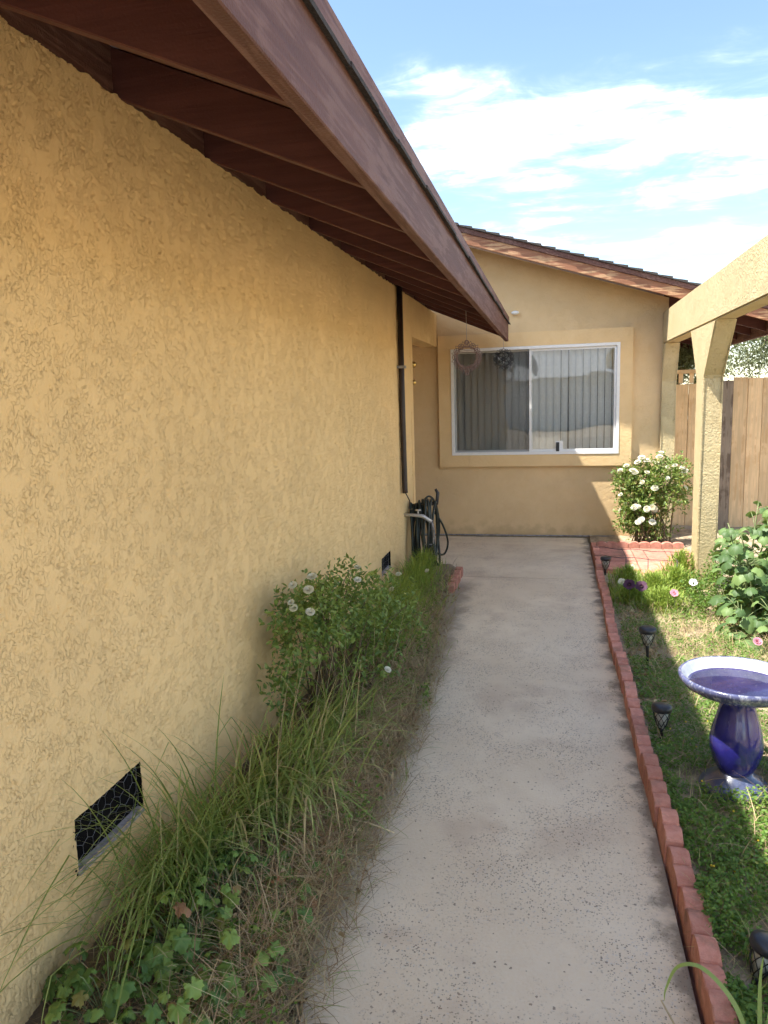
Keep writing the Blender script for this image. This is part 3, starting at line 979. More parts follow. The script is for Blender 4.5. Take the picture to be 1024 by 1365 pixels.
# ------------------------------------------------------------------ fence, boards one by one
fence = empty('fence', (2.5, 8.75, 0), 'cedar board fence with a weathered grey end board behind the arcade', 'fence')
r = random.Random(12)
FZ = 8.74
for y_, a_, b_ in ((FZ + 0.03, 1.16, 8.0),):
    for z in (0.35, 1.42):
        put('rail', box_mesh((a_, y_, z), (b_, y_ + 0.038, z + 0.088)), fence, M['fence'])
board = {}
x = 1.165
while x < 1.75:
    w_ = min(0.140, 1.755 - x)
    put('board', box_mesh((x, FZ + r.uniform(-.003, .003), 0.05), (x + w_ - 0.004, FZ + 0.019, 1.625 + r.uniform(-.008, .008)), 0.002), fence, M['fence'])
    x += 0.140
put('cap_rail', box_mesh((1.16, FZ - 0.02, 1.735), (1.757, FZ + 0.07, 1.775)), fence, M['fence'])
for xk in (1.20, 1.34, 1.45, 1.60, 1.70):
    put('lattice_strip', box_mesh((xk, FZ + 0.02, 1.63), (xk + 0.045, FZ + 0.03, 1.734)), fence, M['fence'])
put('end_board', box_mesh((1.762, FZ - 0.045, 0.0), (1.888, FZ + 0.028, 1.645), 0.006), fence, M['greypost'])
x = 1.897
k = 0
while x < 7.8:
    w_ = 0.142
    h_ = 1.672 + r.uniform(-0.012, 0.012)
    bm = bmesh.new()
    prism(bm, [(x, 0.04), (x + w_, 0.04), (x + w_, h_ - 0.006), (x + w_ - 0.006, h_), (x + 0.006, h_ + 0.004), (x, h_ - 0.004)], 1, FZ - 0.012 + r.uniform(-.004, .004), FZ + 0.010)
    put('board', bm_mesh(bm, 'board'), fence, M['fence'])
    x += w_ + 0.005
    k += 1

# ------------------------------------------------------------------ scalloped red edging
def edger_mesh(length=0.1005, h=0.100, t=0.056, notch=0.016):
    """one scallop: arched top, worn corners"""
    bm = bmesh.new()
    pr = [(-length / 2, -0.06)]
    for k in range(9):
        s_ = -1 + 2 * k / 8
        pr.append((s_ * length / 2, h - notch * (abs(s_) ** 2.4)))
    pr.append((length / 2, -0.06))
    prism(bm, pr, 0, -t / 2, t / 2)
    es = [e for e in bm.edges if all(v.co.z > 0 for v in e.verts)]
    bmesh.ops.bevel(bm, geom=es, offset=0.004, segments=1, affect='EDGES')
    return bm_mesh(bm, 'brick')
EDGERS = [edger_mesh(), edger_mesh(0.0995, 0.097, 0.055, 0.012), edger_mesh(0.1, 0.103, 0.057, 0.015)]
r = random.Random(3)
edge = empty('garden_edging', (0.385, 4.0, 0), 'long run of red scalloped edging between the concrete walk and the lawn', 'edging')
y = 0.9; k = 0
while y < 7.62:
    jog = 0.012 * math.sin(y * 1.1) + 0.006 * math.sin(y * 3.7)
    tilt = 0.05 * math.sin(int(k / 3) * 12.9)
    lift = 0.010 * math.sin(int(k / 3) * 7.7) - (0.012 if y > 5.2 else 0)
    put('brick', EDGERS[k % 3], edge, M['brick'], loc=(0.388 + jog + r.uniform(-.003, .003), y, -0.014 + lift + r.uniform(-.005, .004)),
        rot=(r.uniform(-.035, .035), tilt * 0.9 + r.uniform(-.03, .03), r.uniform(-.035, .035)))
    y += 0.1012 + (0.006 if k % 3 == 2 else 0); k += 1
edge2 = empty('garden_edging', (0.75, 7.50, 0), 'short run of red scalloped edging in front of the white rose bush', 'edging')
x = 0.47; k = 0
while x < 1.22:
    put('brick', EDGERS[k % 3], edge2, M['brick'], loc=(x, 7.50 + r.uniform(-.003, .003), -0.002), rot=(r.uniform(-.02, .02), 0, math.pi / 2 + r.uniform(-.02, .02)))
    x += 0.1012 + (0.003 if k % 3 == 2 else 0); k += 1
edge3 = empty('garden_edging', (-0.80, 6.1, 0), 'red edging bricks ending the weedy bed below the garden hose', 'edging')
for k, (x, y, a) in enumerate([(-0.800, 5.78, 0.02), (-0.796, 5.89, -0.03), (-0.800, 5.99, 0.02), (-0.797, 6.10, 0.0), (-0.802, 6.20, 0.03), (-0.80, 6.305, 0.0)]):
    put('brick', EDGERS[k % 3], edge3, M['brick'], loc=(x, y, -0.020 + r.uniform(-.004, .004)), rot=(0, 0, a))
# paved corner of red pavers
patio = empty('paver_patch', (0.75, 6.9, 0), 'small patch of flat red pavers beside the walk below the rose bush', 'pavers')
PAV = box_mesh((-0.147, -0.147, -0.05), (0.147, 0.147, 0.0), 0.006)
for ix in range(3):
    for iy in range(4):
        if (ix, iy) in ((0, 0), (2, 0)): continue
        put('paver', PAV, patio, M['brick'], loc=(0.585 + ix * 0.300 + r.uniform(-.003, .003), 6.40 + iy * 0.302 + r.uniform(-.003, .003) - 0.05, 0.052 + r.uniform(-.004, .004)),
            rot=(r.uniform(-.012, .012), r.uniform(-.012, .012), r.uniform(-.02, .02)))

# ------------------------------------------------------------------ bird bath
def ceramic(name, col, speck, amt, rough=0.12):
    mt, nt, b, co, out = new_mat(name)
    n = noise(nt, co, 9, 4, 0.6); f = noise(nt, mapping(nt, co, (1, 1, 0.35)), 60, 4, 0.7)
    c = mix_col(nt, map_range(nt, n, 0.3, 0.7), tuple(x * 0.7 for x in col), tuple(x * 1.25 for x in col))
    c = mix_col(nt, map_range(nt, f, 0.62 - amt, 0.74 - amt * 0.6, 0, 0.9), c, speck)
    set_col(nt, b, c)
    b.inputs['Roughness'].default_value = rough
    b.inputs['Coat Weight'].default_value = 0.6
    b.inputs['Coat Roughness'].default_value = 0.06
    bump(nt, b, f, 0.0008)
    return mt
M['cobalt'] = ceramic('cobalt_glaze', (0.020, 0.018, 0.155), (0.10, 0.11, 0.32), 0.0)
M['bowl_glaze'] = ceramic('speckled_blue_glaze', (0.085, 0.095, 0.20), (0.34, 0.36, 0.42), 0.14, 0.2)
M['rim_white'] = ceramic('milky_glaze', (0.50, 0.51, 0.53), (0.12, 0.14, 0.24), 0.04, 0.25)
M['foot_glaze'] = ceramic('worn_grey_blue_glaze', (0.065, 0.08, 0.15), (0.20, 0.22, 0.28), 0.05, 0.3)
BX, BY = 0.690, 2.90
bath = empty('bird_bath', (BX, BY, 0.02), 'cobalt blue glazed bird bath with a wide shallow bowl on the lawn', 'bird bath')
bm = bmesh.new()
lathe(bm, [(0.124, 0.005), (0.128, 0.034), (0.118, 0.050), (0.088, 0.070), (0.064, 0.088), (0.058, 0.098)], (BX, BY, 0), 48)
put('foot', bm_mesh(bm, 'foot', True), bath, M['foot_glaze'])
bm = bmesh.new()
lathe(bm, [(0.060, 0.094), (0.066, 0.105), (0.084, 0.140), (0.095, 0.185), (0.096, 0.220), (0.088, 0.265), (0.075, 0.310), (0.065, 0.350), (0.060, 0.385), (0.063, 0.402)], (BX, BY, 0), 48)
put('pedestal', bm_mesh(bm, 'pedestal', True), bath, M['cobalt'])
bm = bmesh.new()
lathe(bm, [(0.060, 0.398), (0.110, 0.402), (0.165, 0.418), (0.200, 0.440), (0.214, 0.462), (0.216, 0.474), (0.210, 0.480), (0.203, 0.478)], (BX, BY, 0), 64, (True, False))
bowl = put('bowl', bm_mesh(bm, 'bowl', True), bath, M['bowl_glaze'])
bm = bmesh.new()
lathe(bm, [(0.2035, 0.4785), (0.197, 0.470), (0.190, 0.452), (0.180, 0.440)], (BX, BY, 0), 64, (False, False))
put('inner_rim', bm_mesh(bm, 'inner_rim', True), bowl, M['rim_white'])
bm = bmesh.new()
lathe(bm, [(0.1805, 0.4405), (0.150, 0.424), (0.100, 0.414), (0.02, 0.411)], (BX, BY, 0), 64, (False, True))
M['basin'] = ceramic('dusty_purple_glaze', (0.055, 0.045, 0.13), (0.16, 0.15, 0.20), 0.03, 0.25)
put('basin', bm_mesh(bm, 'basin', True), bowl, M['basin'])
mt = bpy.data.materials.new('still_water'); mt.use_nodes = True
nt = mt.node_tree; nt.nodes.clear()
o_ = nt.nodes.new('ShaderNodeOutputMaterial'); tr = nt.nodes.new('ShaderNodeBsdfTransparent'); gl = nt.nodes.new('ShaderNodeBsdfGlossy')
gl.inputs['Roughness'].default_value = 0.02; tr.inputs['Color'].default_value = (0.80, 0.84, 0.86, 1)
fr = nt.nodes.new('ShaderNodeFresnel'); fr.inputs['IOR'].default_value = 1.33
mx = nt.nodes.new('ShaderNodeMixShader')
nt.links.new(fr.outputs[0], mx.inputs[0]); nt.links.new(tr.outputs[0], mx.inputs[1]); nt.links.new(gl.outputs[0], mx.inputs[2]); nt.links.new(mx.outputs[0], o_.inputs[0])
M['water'] = mt
bm = bmesh.new()
lathe(bm, [(0.174, 0.4375), (0.02, 0.4376)], (BX, BY, 0), 48, (False, True))
wtr = put('water', bm_mesh(bm, 'water'), bowl, M['water'])

# ------------------------------------------------------------------ solar path lights
def solar_light(loc, h, cap_r, tilt, label):
    x, y, z = loc
    e = empty('solar_light', loc, label, 'garden light', 'solar lights along the lawn edge')
    bm = bmesh.new()
    lathe(bm, [(cap_r * 0.92, h - 0.030), (cap_r, h - 0.024), (cap_r, h - 0.012), (cap_r * 0.93, h - 0.004), (cap_r * 0.55, h + 0.001), (cap_r * 0.1, h + 0.003)], (0, 0, 0), 28)
    cap = put('cap', bm_mesh(bm, 'cap', True), None, M['black_plastic'])
    bm = bmesh.new()
    cage_h = 0.075
    for k in range(8):
        for sgn in (1, -1):
            pts = []
            for j in range(9):
                t = j / 8
                rr = cap_r * (0.82 - 0.45 * t ** 1.5)
                a = 2 * math.pi * k / 8 + sgn * t * 1.25
                pts.append((rr * math.cos(a), rr * math.sin(a), h - 0.03 - cage_h * t))
            tube(bm, pts, 0.0016, 5)
    cage = put('cage', bm_mesh(bm, 'cage', True), None, M['black_plastic'])
    bm = bmesh.new()
    lathe(bm, [(cap_r * 0.62, h - 0.031), (cap_r * 0.60, h - 0.05), (cap_r * 0.33, h - 0.03 - cage_h)], (0, 0, 0), 20)
    lens = put('lens', bm_mesh(bm, 'lens', True), None, M['lens'])
    bm = bmesh.new()
    tube(bm, [(0, 0, h - 0.03 - cage_h + 0.004), (0, 0, h - 0.05 - cage_h), (0, 0, -0.05)], [cap_r * 0.30, 0.0085, 0.0075], 10)
    stake = put('stake', bm_mesh(bm, 'stake', True), None, M['black_plastic'])
    for o in (cap, cage, lens, stake):
        o.parent = e
    e.rotation_euler = tilt
    return e
M['lens'] = plain('frosted_lens', (0.50, 0.50, 0.46), 0.35, var=0.1)
solar_light((0.437, 6.42, 0.02), 0.155, 0.046, (0.02, 0.02, 0), 'short black solar light beside the red pavers')
solar_light((0.518, 4.18, 0.0), 0.262, 0.048, (0.03, -0.03, 0.4), 'tall black solar light on a bare stake in dry straw beside the edging')
solar_light((0.474, 3.29, 0.0), 0.180, 0.045, (-0.02, 0.03, 1.0), 'black solar light in the clover between bird bath and edging')
solar_light((0.505, 1.87, -0.01), 0.170, 0.042, (0.06, 0.22, 0.3), 'tilted black solar light beside long strap leaves')

# ------------------------------------------------------------------ low wire border
wire = empty('wire_border', (0.7, 6.1, 0), 'thin dark wire border fence around the pansies', 'wire border')
P0, P1 = Vector((0.34, 6.32, 0.0)), Vector((1.06, 6.12, 0.0))
for z in (0.275, 0.205):
    bm = bmesh.new()
    tube(bm, [P0.lerp(P1, t / 10) + Vector((0, 0.01 * math.sin(t * 2.1), z + 0.006 * math.sin(t * 1.7))) for t in range(11)], 0.0026, 5)
    put('rail_wire', bm_mesh(bm, 'rail_wire', True), wire, M['black_wire'])
for t in (0.30, 0.52, 0.80):
    p = P0.lerp(P1, t) + Vector((0, -0.35, 0)); 
    bm = bmesh.new()
    tube(bm, [(p.x, p.y, -0.05), (p.x, p.y, 0.285)], 0.0032, 5)
    tube(bm, [(p.x, p.y, 0.281), (p.x + 0.0, p.y + 0.36, 0.275)], 0.0022, 5)
    put('stake_wire', bm_mesh(bm, 'stake_wire', True), wire, M['black_wire'])

# ------------------------------------------------------------------ garden hose on the wall corner
hose = empty('garden_hose', (WX + 0.1, 6.45, 0.1), 'dark coiled garden hose hanging on the wall corner by the entry', 'garden hose')
r = random.Random(21)
for k in range(16):
    yc = 6.36 + r.uniform(-0.05, 0.05)
    xc = WX + 0.035 + 0.0125 * k + r.uniform(-.006, .006)
    wy_, top, bot = r.uniform(0.13, 0.21), r.uniform(0.61, 0.68), r.uniform(0.03, 0.16)
    pts = []
    ph = r.uniform(0, 6)
    for j in range(28):
        a = 2 * math.pi * j / 28
        zz = (top + bot) / 2 + (top - bot) / 2 * math.cos(a)
        yy = yc + wy_ * math.sin(a) * (0.75 + 0.25 * math.cos(a) * -1)
        pts.append((xc + 0.012 * math.sin(a * 2 + ph) + 0.02 * (1 - math.cos(a)) / 2, yy, zz))
    bm = bmesh.new()
    tube(bm, pts, 0.0105, 7, closed=True)
    put('hose_loop', bm_mesh(bm, 'hose_loop', True), hose, M['hose'])
for (xo, pts) in ((0, [(0.20, 6.50, 0.55), (0.27, 6.55, 0.42), (0.31, 6.60, 0.25), (0.27, 6.62, 0.13), (0.20, 6.58, 0.16), (0.17, 6.52, 0.32)]),
                  (0, [(0.10, 6.40, 0.62), (0.17, 6.44, 0.69), (0.22, 6.52, 0.60), (0.24, 6.56, 0.40), (0.22, 6.55, 0.22)])):
    bm = bmesh.new()
    P = [Vector((WX + p[0], p[1], p[2])) for p in pts]
    S = []
    for a_ in range(len(P) - 1):
        p0 = P[max(a_ - 1, 0)]; p1 = P[a_]; p2 = P[a_ + 1]; p3 = P[min(a_ + 2, len(P) - 1)]
        for q in range(6):
            t = q / 6
            S.append(0.5 * ((2 * p1) + (p2 - p0) * t + (2 * p0 - 5 * p1 + 4 * p2 - p3) * t * t + (3 * p1 - p0 - 3 * p2 + p3) * t ** 3))
    S.append(P[-1])
    tube(bm, S, 0.0095, 7)
    put('hose_loop', bm_mesh(bm, 'hose_loop', True), hose, M['hose'])
bm = bmesh.new()      # hanger horn above the coil
tube(bm, [(WX - 0.005, 6.44, 0.60), (WX + 0.12, 6.44, 0.615), (WX + 0.24, 6.44, 0.63), (WX + 0.25, 6.44, 0.72), (WX + 0.23, 6.44, 0.755)], [0.02, 0.02, 0.02, 0.016, 0.012], 8)
put('hanger', bm_mesh(bm, 'hanger', True), hose, M['black_plastic'])
faucet = empty('garden_tap', (WX, 6.2, 0.56), 'pale metal garden tap with spout and wheel in front of the hose', 'tap')
bm = bmesh.new()
tube(bm, [(WX - 0.01, 6.16, 0.565), (WX + 0.07, 6.16, 0.565), (WX + 0.16, 6.165, 0.555), (WX + 0.235, 6.17, 0.505)], [0.012, 0.014, 0.017, 0.015], 10)
put('spout', bm_mesh(bm, 'spout', True), faucet, M['pale_metal'] if 'pale_metal' in M else M.setdefault('pale_metal', plain('pale_pot_metal', (0.55, 0.52, 0.49), 0.4, metal=0.5, var=0.2)))
bm = bmesh.new()
tube(bm, [(WX + 0.12, 6.16, 0.565), (WX + 0.12, 6.16, 0.605)], 0.006, 6)
bmesh.ops.create_cone(bm, cap_ends=True, segments=12, radius1=0.026, radius2=0.026, depth=0.008, matrix=Matrix.Translation((WX + 0.12, 6.16, 0.608)))
put('wheel', bm_mesh(bm, 'wheel', True), faucet, M['pale_metal'])
bm = bmesh.new()
tube(bm, [(WX + 0.235, 6.17, 0.505), (WX + 0.25, 6.19, 0.42), (WX + 0.235, 6.22, 0.30), (WX + 0.16, 6.20, 0.30), (WX + 0.13, 6.22, 0.42), (WX + 0.15, 6.25, 0.47)], 0.008, 7)
put('short_hose', bm_mesh(bm, 'short_hose', True), faucet, M['galv'])

# ------------------------------------------------------------------ hanging wire ornaments
def ornament(c, R, top, label, petals, inner, mat, group=None):
    e = empty('hanging_ornament', (c[0], c[1], top), label, 'ornament', group)
    bm = bmesh.new()
    cx, cy, cz = c
    def ring(rad, px, pz, n=20, t=0.0022):
        tube(bm, [(px + rad * math.cos(2 * math.pi * j / n), cy + 0.004 * math.sin(j), pz + rad * math.sin(2 * math.pi * j / n)) for j in range(n)], t, 5, closed=True)
    ring(R * 0.72, cx, cz, 28, 0.004)
    for k in range(petals):
        a = 2 * math.pi * k / petals
        px, pz = cx + R * 0.80 * math.cos(a), cz + R * 0.80 * math.sin(a)
        ring(R * 0.19, px, pz, 12, 0.0030)
        ring(R * 0.09, px, pz, 8, 0.0030)
        tipx, tipz = cx + R * 1.08 * math.cos(a + math.pi / petals), cz + R * 1.08 * math.sin(a + math.pi / petals)
        tube(bm, [(px, cy, pz), (tipx, cy, tipz), (cx + R * .8 * math.cos(a + 2 * math.pi / petals), cy, cz + R * .8 * math.sin(a + 2 * math.pi / petals))], 0.0028, 5)
    put('rim', bm_mesh(bm, 'rim', True), e, mat)
    bm = bmesh.new()
    if inner:
        for k in range(6):
            a = 2 * math.pi * k / 6
            ring(R * 0.28, cx + R * 0.36 * math.cos(a), cz + R * 0.36 * math.sin(a), 14, 0.004)
        ring(R * 0.16, cx, cz, 10, 0.0045)
    else:
        for k in range(5):
            zz = cz + R * (0.28 + 0.1 * k)
            hw = math.sqrt(max(0.01, 0.5 - ((zz - cz) / R) ** 2)) * R
            tube(bm, [(cx - hw, cy, zz), (cx, cy, zz + 0.006), (cx + hw, cy, zz)], 0.0018, 5)
        ring(R * 0.10, cx, cz - R * 1.12, 8, 0.005)
        ring(R * 0.12, cx, cz + R * 0.98, 10, 0.005)
    put('centre', bm_mesh(bm, 'centre', True), e, mat)
    bm = bmesh.new()
    tube(bm, [(cx, cy, cz + R * 0.98), (cx - 0.003, cy, top)], 0.0022, 5)
    put('cord', bm_mesh(bm, 'cord'), e, M['cord'])
M['cord'] = plain('pale_cord', (0.42, 0.33, 0.28), 0.8)
ornament((-0.648, 5.77, 1.855), 0.112, zr(-0.648) + 0.02, 'pale copper wire medallion hanging on a long cord under the eave', 12, False, M['copper'])
ornament((-0.500, 7.80, 1.925), 0.105, FB + 0.01, 'dark wire flower medallion hanging at the end of the fascia', 10, True, M['black_wire'])

# ------------------------------------------------------------------ plant builders
def unit(v):
    return v / np.maximum(1e-9, np.linalg.norm(v, axis=-1, keepdims=True))


def leaves_arrays(cen, direc, size, wid=0.5, fold=0.25, nrm_jit=0.6, r=rng, up_bias=0.7):
    """pointed leaves: two folded quads each"""
    n = len(cen)
    d = unit(direc)
    up_ = np.zeros((n, 3)); up_[:, 2] = up_bias
    nn = unit(up_ + r.normal(0, nrm_jit, (n, 3)))
    s = unit(np.cross(d, nn)); nn = np.cross(s, d)
    L = size[:, None]; W = L * wid
    def P(t, w, h): return cen + d * L * t + s * W * w + nn * L * h
    V = np.stack([P(0, 0, 0), P(0.30, -0.48, fold * 0.45), P(0.68, -0.36, fold * 0.3), P(1.0, 0, -0.12), P(0.68, 0.36, fold * 0.3), P(0.30, 0.48, fold * 0.45)], 1)
    b = (np.arange(n) * 6)[:, None]
    q = np.concatenate([b + np.array([[0, 3, 2, 1]]), b + np.array([[0, 5, 4, 3]])], 0)
    return V.reshape(-1, 3), q


def blade_arrays(base, az, length, th0, bend, width, segs=6, r=rng, twist=0.4):
    n = len(base)
    hd = np.stack([np.cos(az), np.sin(az), np.zeros(n)], -1)
    side = np.stack([-np.sin(az + r.normal(0, twist, n)), np.cos(az), np.zeros(n)], -1)
    side = unit(side)
    p = base.copy()
    kink_t = r.uniform(0.3, 0.9, n); kink_a = np.where(r.random(n) < 0.28, r.uniform(0.4, 1.6, n), 0.0)
    rows = []
    for k in range(segs + 1):
        t = k / segs
        w = width * (1 - t) ** 0.6 * (0.55 + 0.9 * min(t * 3, 0.5)) + 0.0002
        rows.append(np.stack([p - side * w[:, None] / 2, p + side * w[:, None] / 2], 1))
        th = th0 + bend * t + np.where(t > kink_t, kink_a, 0.0)
        p = p + (hd * np.sin(th)[:, None] + np.array([0, 0, 1.0]) * np.cos(th)[:, None]) * (length / segs)[:, None]
        p[:, 2] = np.maximum(p[:, 2], 0.012)
    V = np.stack(rows, 1)                        # n, segs+1, 2, 3
    vp = (segs + 1) * 2
    b = (np.arange(n) * vp)[:, None, None]
    k = np.arange(segs)[None, :, None] * 2
    q = (b + k + np.array([0, 1, 3, 2])[None, None, :]).reshape(-1, 4)
    return V.reshape(-1, 3), q, vp


def blades(name, base, az, length, th0, bend, width, mat, parent=None, segs=6, rnd=None):
    V, q, vp = blade_arrays(base, az, length, th0, bend, width, segs)
    if rnd is None: rnd = rng.random(len(base))
    me = np_mesh(name, V, quads=q, rnd=np.repeat(rnd, vp))
    return put(name, me, parent, mat)


def bloom_mesh(R=0.026, rings=((0.35, 5, 1.15), (0.7, 6, 0.75), (1.0, 7, 0.35)), cup=0.5):
    bm = bmesh.new()
    for s_, n, tilt in rings:
        for k in range(n):
            a = 2 * math.pi * k / n + s_ * 2
            ca, sa = math.cos(a), math.sin(a)
            rr = R * s_
            def P(t, w):
                out_ = rr * t * math.cos(tilt) + 0.10 * R
                z = rr * t * math.sin(tilt) + R * 0.15 * (1 - s_)
                ww = w * R * 0.62 * (0.4 + s_ * 0.6)
                return bm.verts.new((out_ * ca - ww * sa, out_ * sa + ww * ca, z + 0.10 * R * abs(w)))
            a0, a1 = P(0.0, -0.3), P(0.0, 0.3); b0, b1 = P(0.6, -1), P(0.6, 1); c0, c1 = P(1.0, -0.55), P(1.0, 0.55)
            bm.faces.new((a0, a1, b1, b0)); bm.faces.new((b0, b1, c1, c0))
    return bm_mesh(bm, 'bloom', True)
BLOOM = bloom_mesh(0.027, ((0.35, 5, 1.35), (0.62, 6, 1.05), (0.85, 6, 0.65), (1.0, 7, 0.25)))
_bm = bmesh.new(); _bm.from_mesh(BLOOM)
bmesh.ops.create_icosphere(_bm, subdivisions=2, radius=0.008, matrix=Matrix.Translation((0, 0, 0.006)))
_bm.to_mesh(BLOOM); _bm.free()
BLOOM.polygons.foreach_set('use_smooth', [True] * len(BLOOM.polygons))


def lobed_leaf(R=0.03, lobes=5, depth=0.35, teeth=0.06, seed=0, cup=0.18):
    r = random.Random(seed)
    bm = bmesh.new()
    c = bm.verts.new((0, 0, 0))
    n = 26
    pts = []; mids = []
    for k in range(n + 1):
        a = math.radians(-158 + 316 * k / n)
        lob = 0.5 + 0.5 * math.cos(a * lobes * 0.98)
        rr = R * (1 - depth * (1 - lob) + teeth * math.sin(k * 2.9) + r.uniform(-.03, .03)) * (0.82 + 0.25 * math.cos(a / 2))
        z = cup * rr * (0.35 * math.sin(a * lobes) + 0.5) - 0.5 * rr * rr / R
        pts.append(bm.verts.new((rr * math.cos(a) + R * .25, rr * math.sin(a), z)))
        mids.append(bm.verts.new((rr * .5 * math.cos(a) + R * .125, rr * .5 * math.sin(a), cup * rr * 0.35)))
    for k in range(n):
        bm.faces.new((mids[k], pts[k], pts[k + 1], mids[k + 1]))
        bm.faces.new((c, mids[k], mids[k + 1]))
    return bm_mesh(bm, 'leaf', True)


def bez(p0, p1, p2, n=7):
    p0, p1, p2 = Vector(p0), Vector(p1), Vector(p2)
    return [p0 * (1 - t) ** 2 + p1 * 2 * t * (1 - t) + p2 * t * t for t in [k / n for k in range(n + 1)]]


def leafy_bush(name, label, cat, base, blobs, n_cl, per, leaf, mat, stem_mat, blooms=0, bloom_scale=(0.8, 1.2), group=None, seed=0,
               n_stem=26, wid=0.55, bloom_mat=None, up_bloom=0.6, base_spread=0.06, part='foliage', bloom_dirs=None, stem_r=0.004):
    r = np.random.default_rng(seed)
    pr = random.Random(seed)
    e = empty(name, base, label, cat, group)
    wts = np.array([b[2] for b in blobs], float); wts /= wts.sum()
    pick = r.choice(len(blobs), n_cl, p=wts)
    u = r.normal(0, 1, (n_cl, 3)); u = unit(u) * (r.random((n_cl, 1)) ** 0.45)
    cen = np.array([blobs[k][0] for k in pick]) + u * np.array([blobs[k][1] for k in pick])
    cen[:, 2] = np.maximum(cen[:, 2], 0.04)
    outd = unit(unit(u) + r.normal(0, 0.5, (n_cl, 3)) + np.array([0, 0, 0.35]))
    allc, alld, alls, rn = [], [], [], []
    for k in range(per):
        t = k / max(1, per - 1)
        side = unit(np.cross(outd, r.normal(0, 1, (n_cl, 3))))
        allc.append(cen + outd * (leaf * (t * 2.2 - 1.1)) + r.normal(0, leaf * 0.25, (n_cl, 3)))
        alld.append(outd * (0.2 + 0.8 * t) + side * 0.9)
        alls.append(leaf * r.uniform(0.6, 1.25, n_cl))
        rn.append(np.clip(r.normal(0.45, 0.22, n_cl) + 0.25 * (cen[:, 2] - base[2] - 0.3), 0, 1))
    V, q = leaves_arrays(np.concatenate(allc), np.concatenate(alld), np.concatenate(alls), wid, r=r)
    put(part, np_mesh(part, V, quads=q, rnd=np.repeat(np.concatenate(rn), 6)), e, mat)
    bm = bmesh.new()
    for k in range(n_stem):
        j = pr.randrange(n_cl)
        p2 = Vector(cen[j])
        p0 = Vector((base[0] + pr.uniform(-1, 1) * base_spread, base[1] + pr.uniform(-1, 1) * base_spread, 0.0))
        p1 = Vector((p0.x * .6 + p2.x * .4, p0.y * .6 + p2.y * .4, p2.z * 0.75 + 0.03))
        P = bez(p0, p1, p2, 6)
        tube(bm, P, [stem_r * (1.2 - 0.13 * i_) for i_ in range(7)], 5)
    put('stems', bm_mesh(bm, 'stems', True), e, stem_mat)
    if blooms:
        # only clusters near the outside carry flowers
        score = (u ** 2).sum(1) + 0.5 * u[:, 2] + (u @ np.array(bloom_dirs or (0, 0, 0))) + r.random(n_cl) * 0.5
        order = np.argsort(-score)[: blooms * 6]
        sel = r.choice(order, blooms, replace=False)
        for j in sel:
            p = cen[j] + outd[j] * leaf * 1.4
            dv = Vector(outd[j]) * 0.7 + Vector((-0.1, -0.35, up_bloom))
            rot = dv.to_track_quat('Z', 'Y').to_euler()
            s_ = pr.uniform(*bloom_scale)
            put('bloom', BLOOM, e, bloom_mat or M['white_petal'], loc=tuple(p), rot=rot, scale=(s_, s_, s_))
    return e


# ------------------------------------------------------------------ left bed: roses, feathery greens, tall grass, thatch, weeds
leafy_bush('rose_bush', 'rose bush with a few cream blooms growing against the long stucco wall', 'rose bush', (-1.05, 3.25, 0.0),
           [((-1.04, 2.98, 0.60), (0.16, 0.25, 0.20), 1.2), ((-1.00, 3.35, 0.58), (0.20, 0.30, 0.19), 1.0), ((-0.92, 3.65, 0.48), (0.16, 0.30, 0.20), 0.6), ((-1.10, 2.80, 0.38), (0.09, 0.13, 0.12), 0.25), ((-0.90, 3.45, 0.30), (0.18, 0.40, 0.16), 0.55), ((-0.85, 3.95, 0.36), (0.16, 0.30, 0.18), 0.5)],
           760, 7, 0.028, M['rose_leaf'], M['stem'], blooms=9, bloom_scale=(0.5, 0.8), seed=3, n_stem=46, bloom_dirs=(0.5, -0.5, 0.2), base_spread=0.12)
for k, (bx, by, hh, sp) in enumerate([(-0.97, 4.05, 0.42, 0.20), (-0.97, 4.60, 0.37, 0.19), (-1.00, 5.20, 0.34, 0.18), (-1.02, 5.75, 0.30, 0.16)]):
    n = 1500
    e = empty('feathery_plant', (bx, by, 0), ['fine-leaved green plant touching the far side of the wall rose', 'fine-leaved green plant with two cream blooms past the wall rose', 'fine-leaved green plant below the second vent', 'small fine-leaved plant beneath the garden hose'][k], 'plant', 'feathery greens along the wall bed')
    az = rng.uniform(0, 2 * np.pi, n)
    rad = np.abs(rng.normal(0, sp * 0.62, n))
    zz = rng.uniform(0.02, hh, n) * np.clip(1.15 - rad / sp * 0.5, 0.2, 1)
    b_ = np.stack([bx + rad * np.cos(az), by + rad * np.sin(az) * 1.5, zz], -1)
    b_[:, 0] = np.maximum(b_[:, 0], WX + 0.02)
    az2 = az + rng.normal(0, 0.8, n)
    blades('fronds', b_, az2, rng.uniform(0.05, 0.13, n), rng.uniform(0.1, 1.0, n), rng.uniform(0.2, 1.3, n), rng.uniform(0.003, 0.006, n), M['feather_leaf'], e, segs=3)
    m_ = 40
    az = rng.uniform(0, 2 * np.pi, m_)
    b_ = np.stack([bx + rng.normal(0, 0.05, m_), by + rng.normal(0, 0.08, m_), np.zeros(m_)], -1)
    blades('stems', b_, az, rng.uniform(0.6, 1.1, m_) * hh, rng.uniform(0.0, 0.3, m_), rng.uniform(0.1, 0.7, m_), np.full(m_, 0.004), M['feather_leaf'], e, segs=5)
    if k < 3:
        for q in range(3 - k):
            s_ = random.uniform(0.6, 0.85)
            put('bloom', BLOOM, e, M['white_petal'], loc=(bx + random.uniform(-.05, .12), by + random.uniform(-.25, .15), hh * random.uniform(0.9, 1.08)), rot=(random.uniform(0.2, 0.8), random.uniform(-.4, .4), 0), scale=(s_, s_, s_))

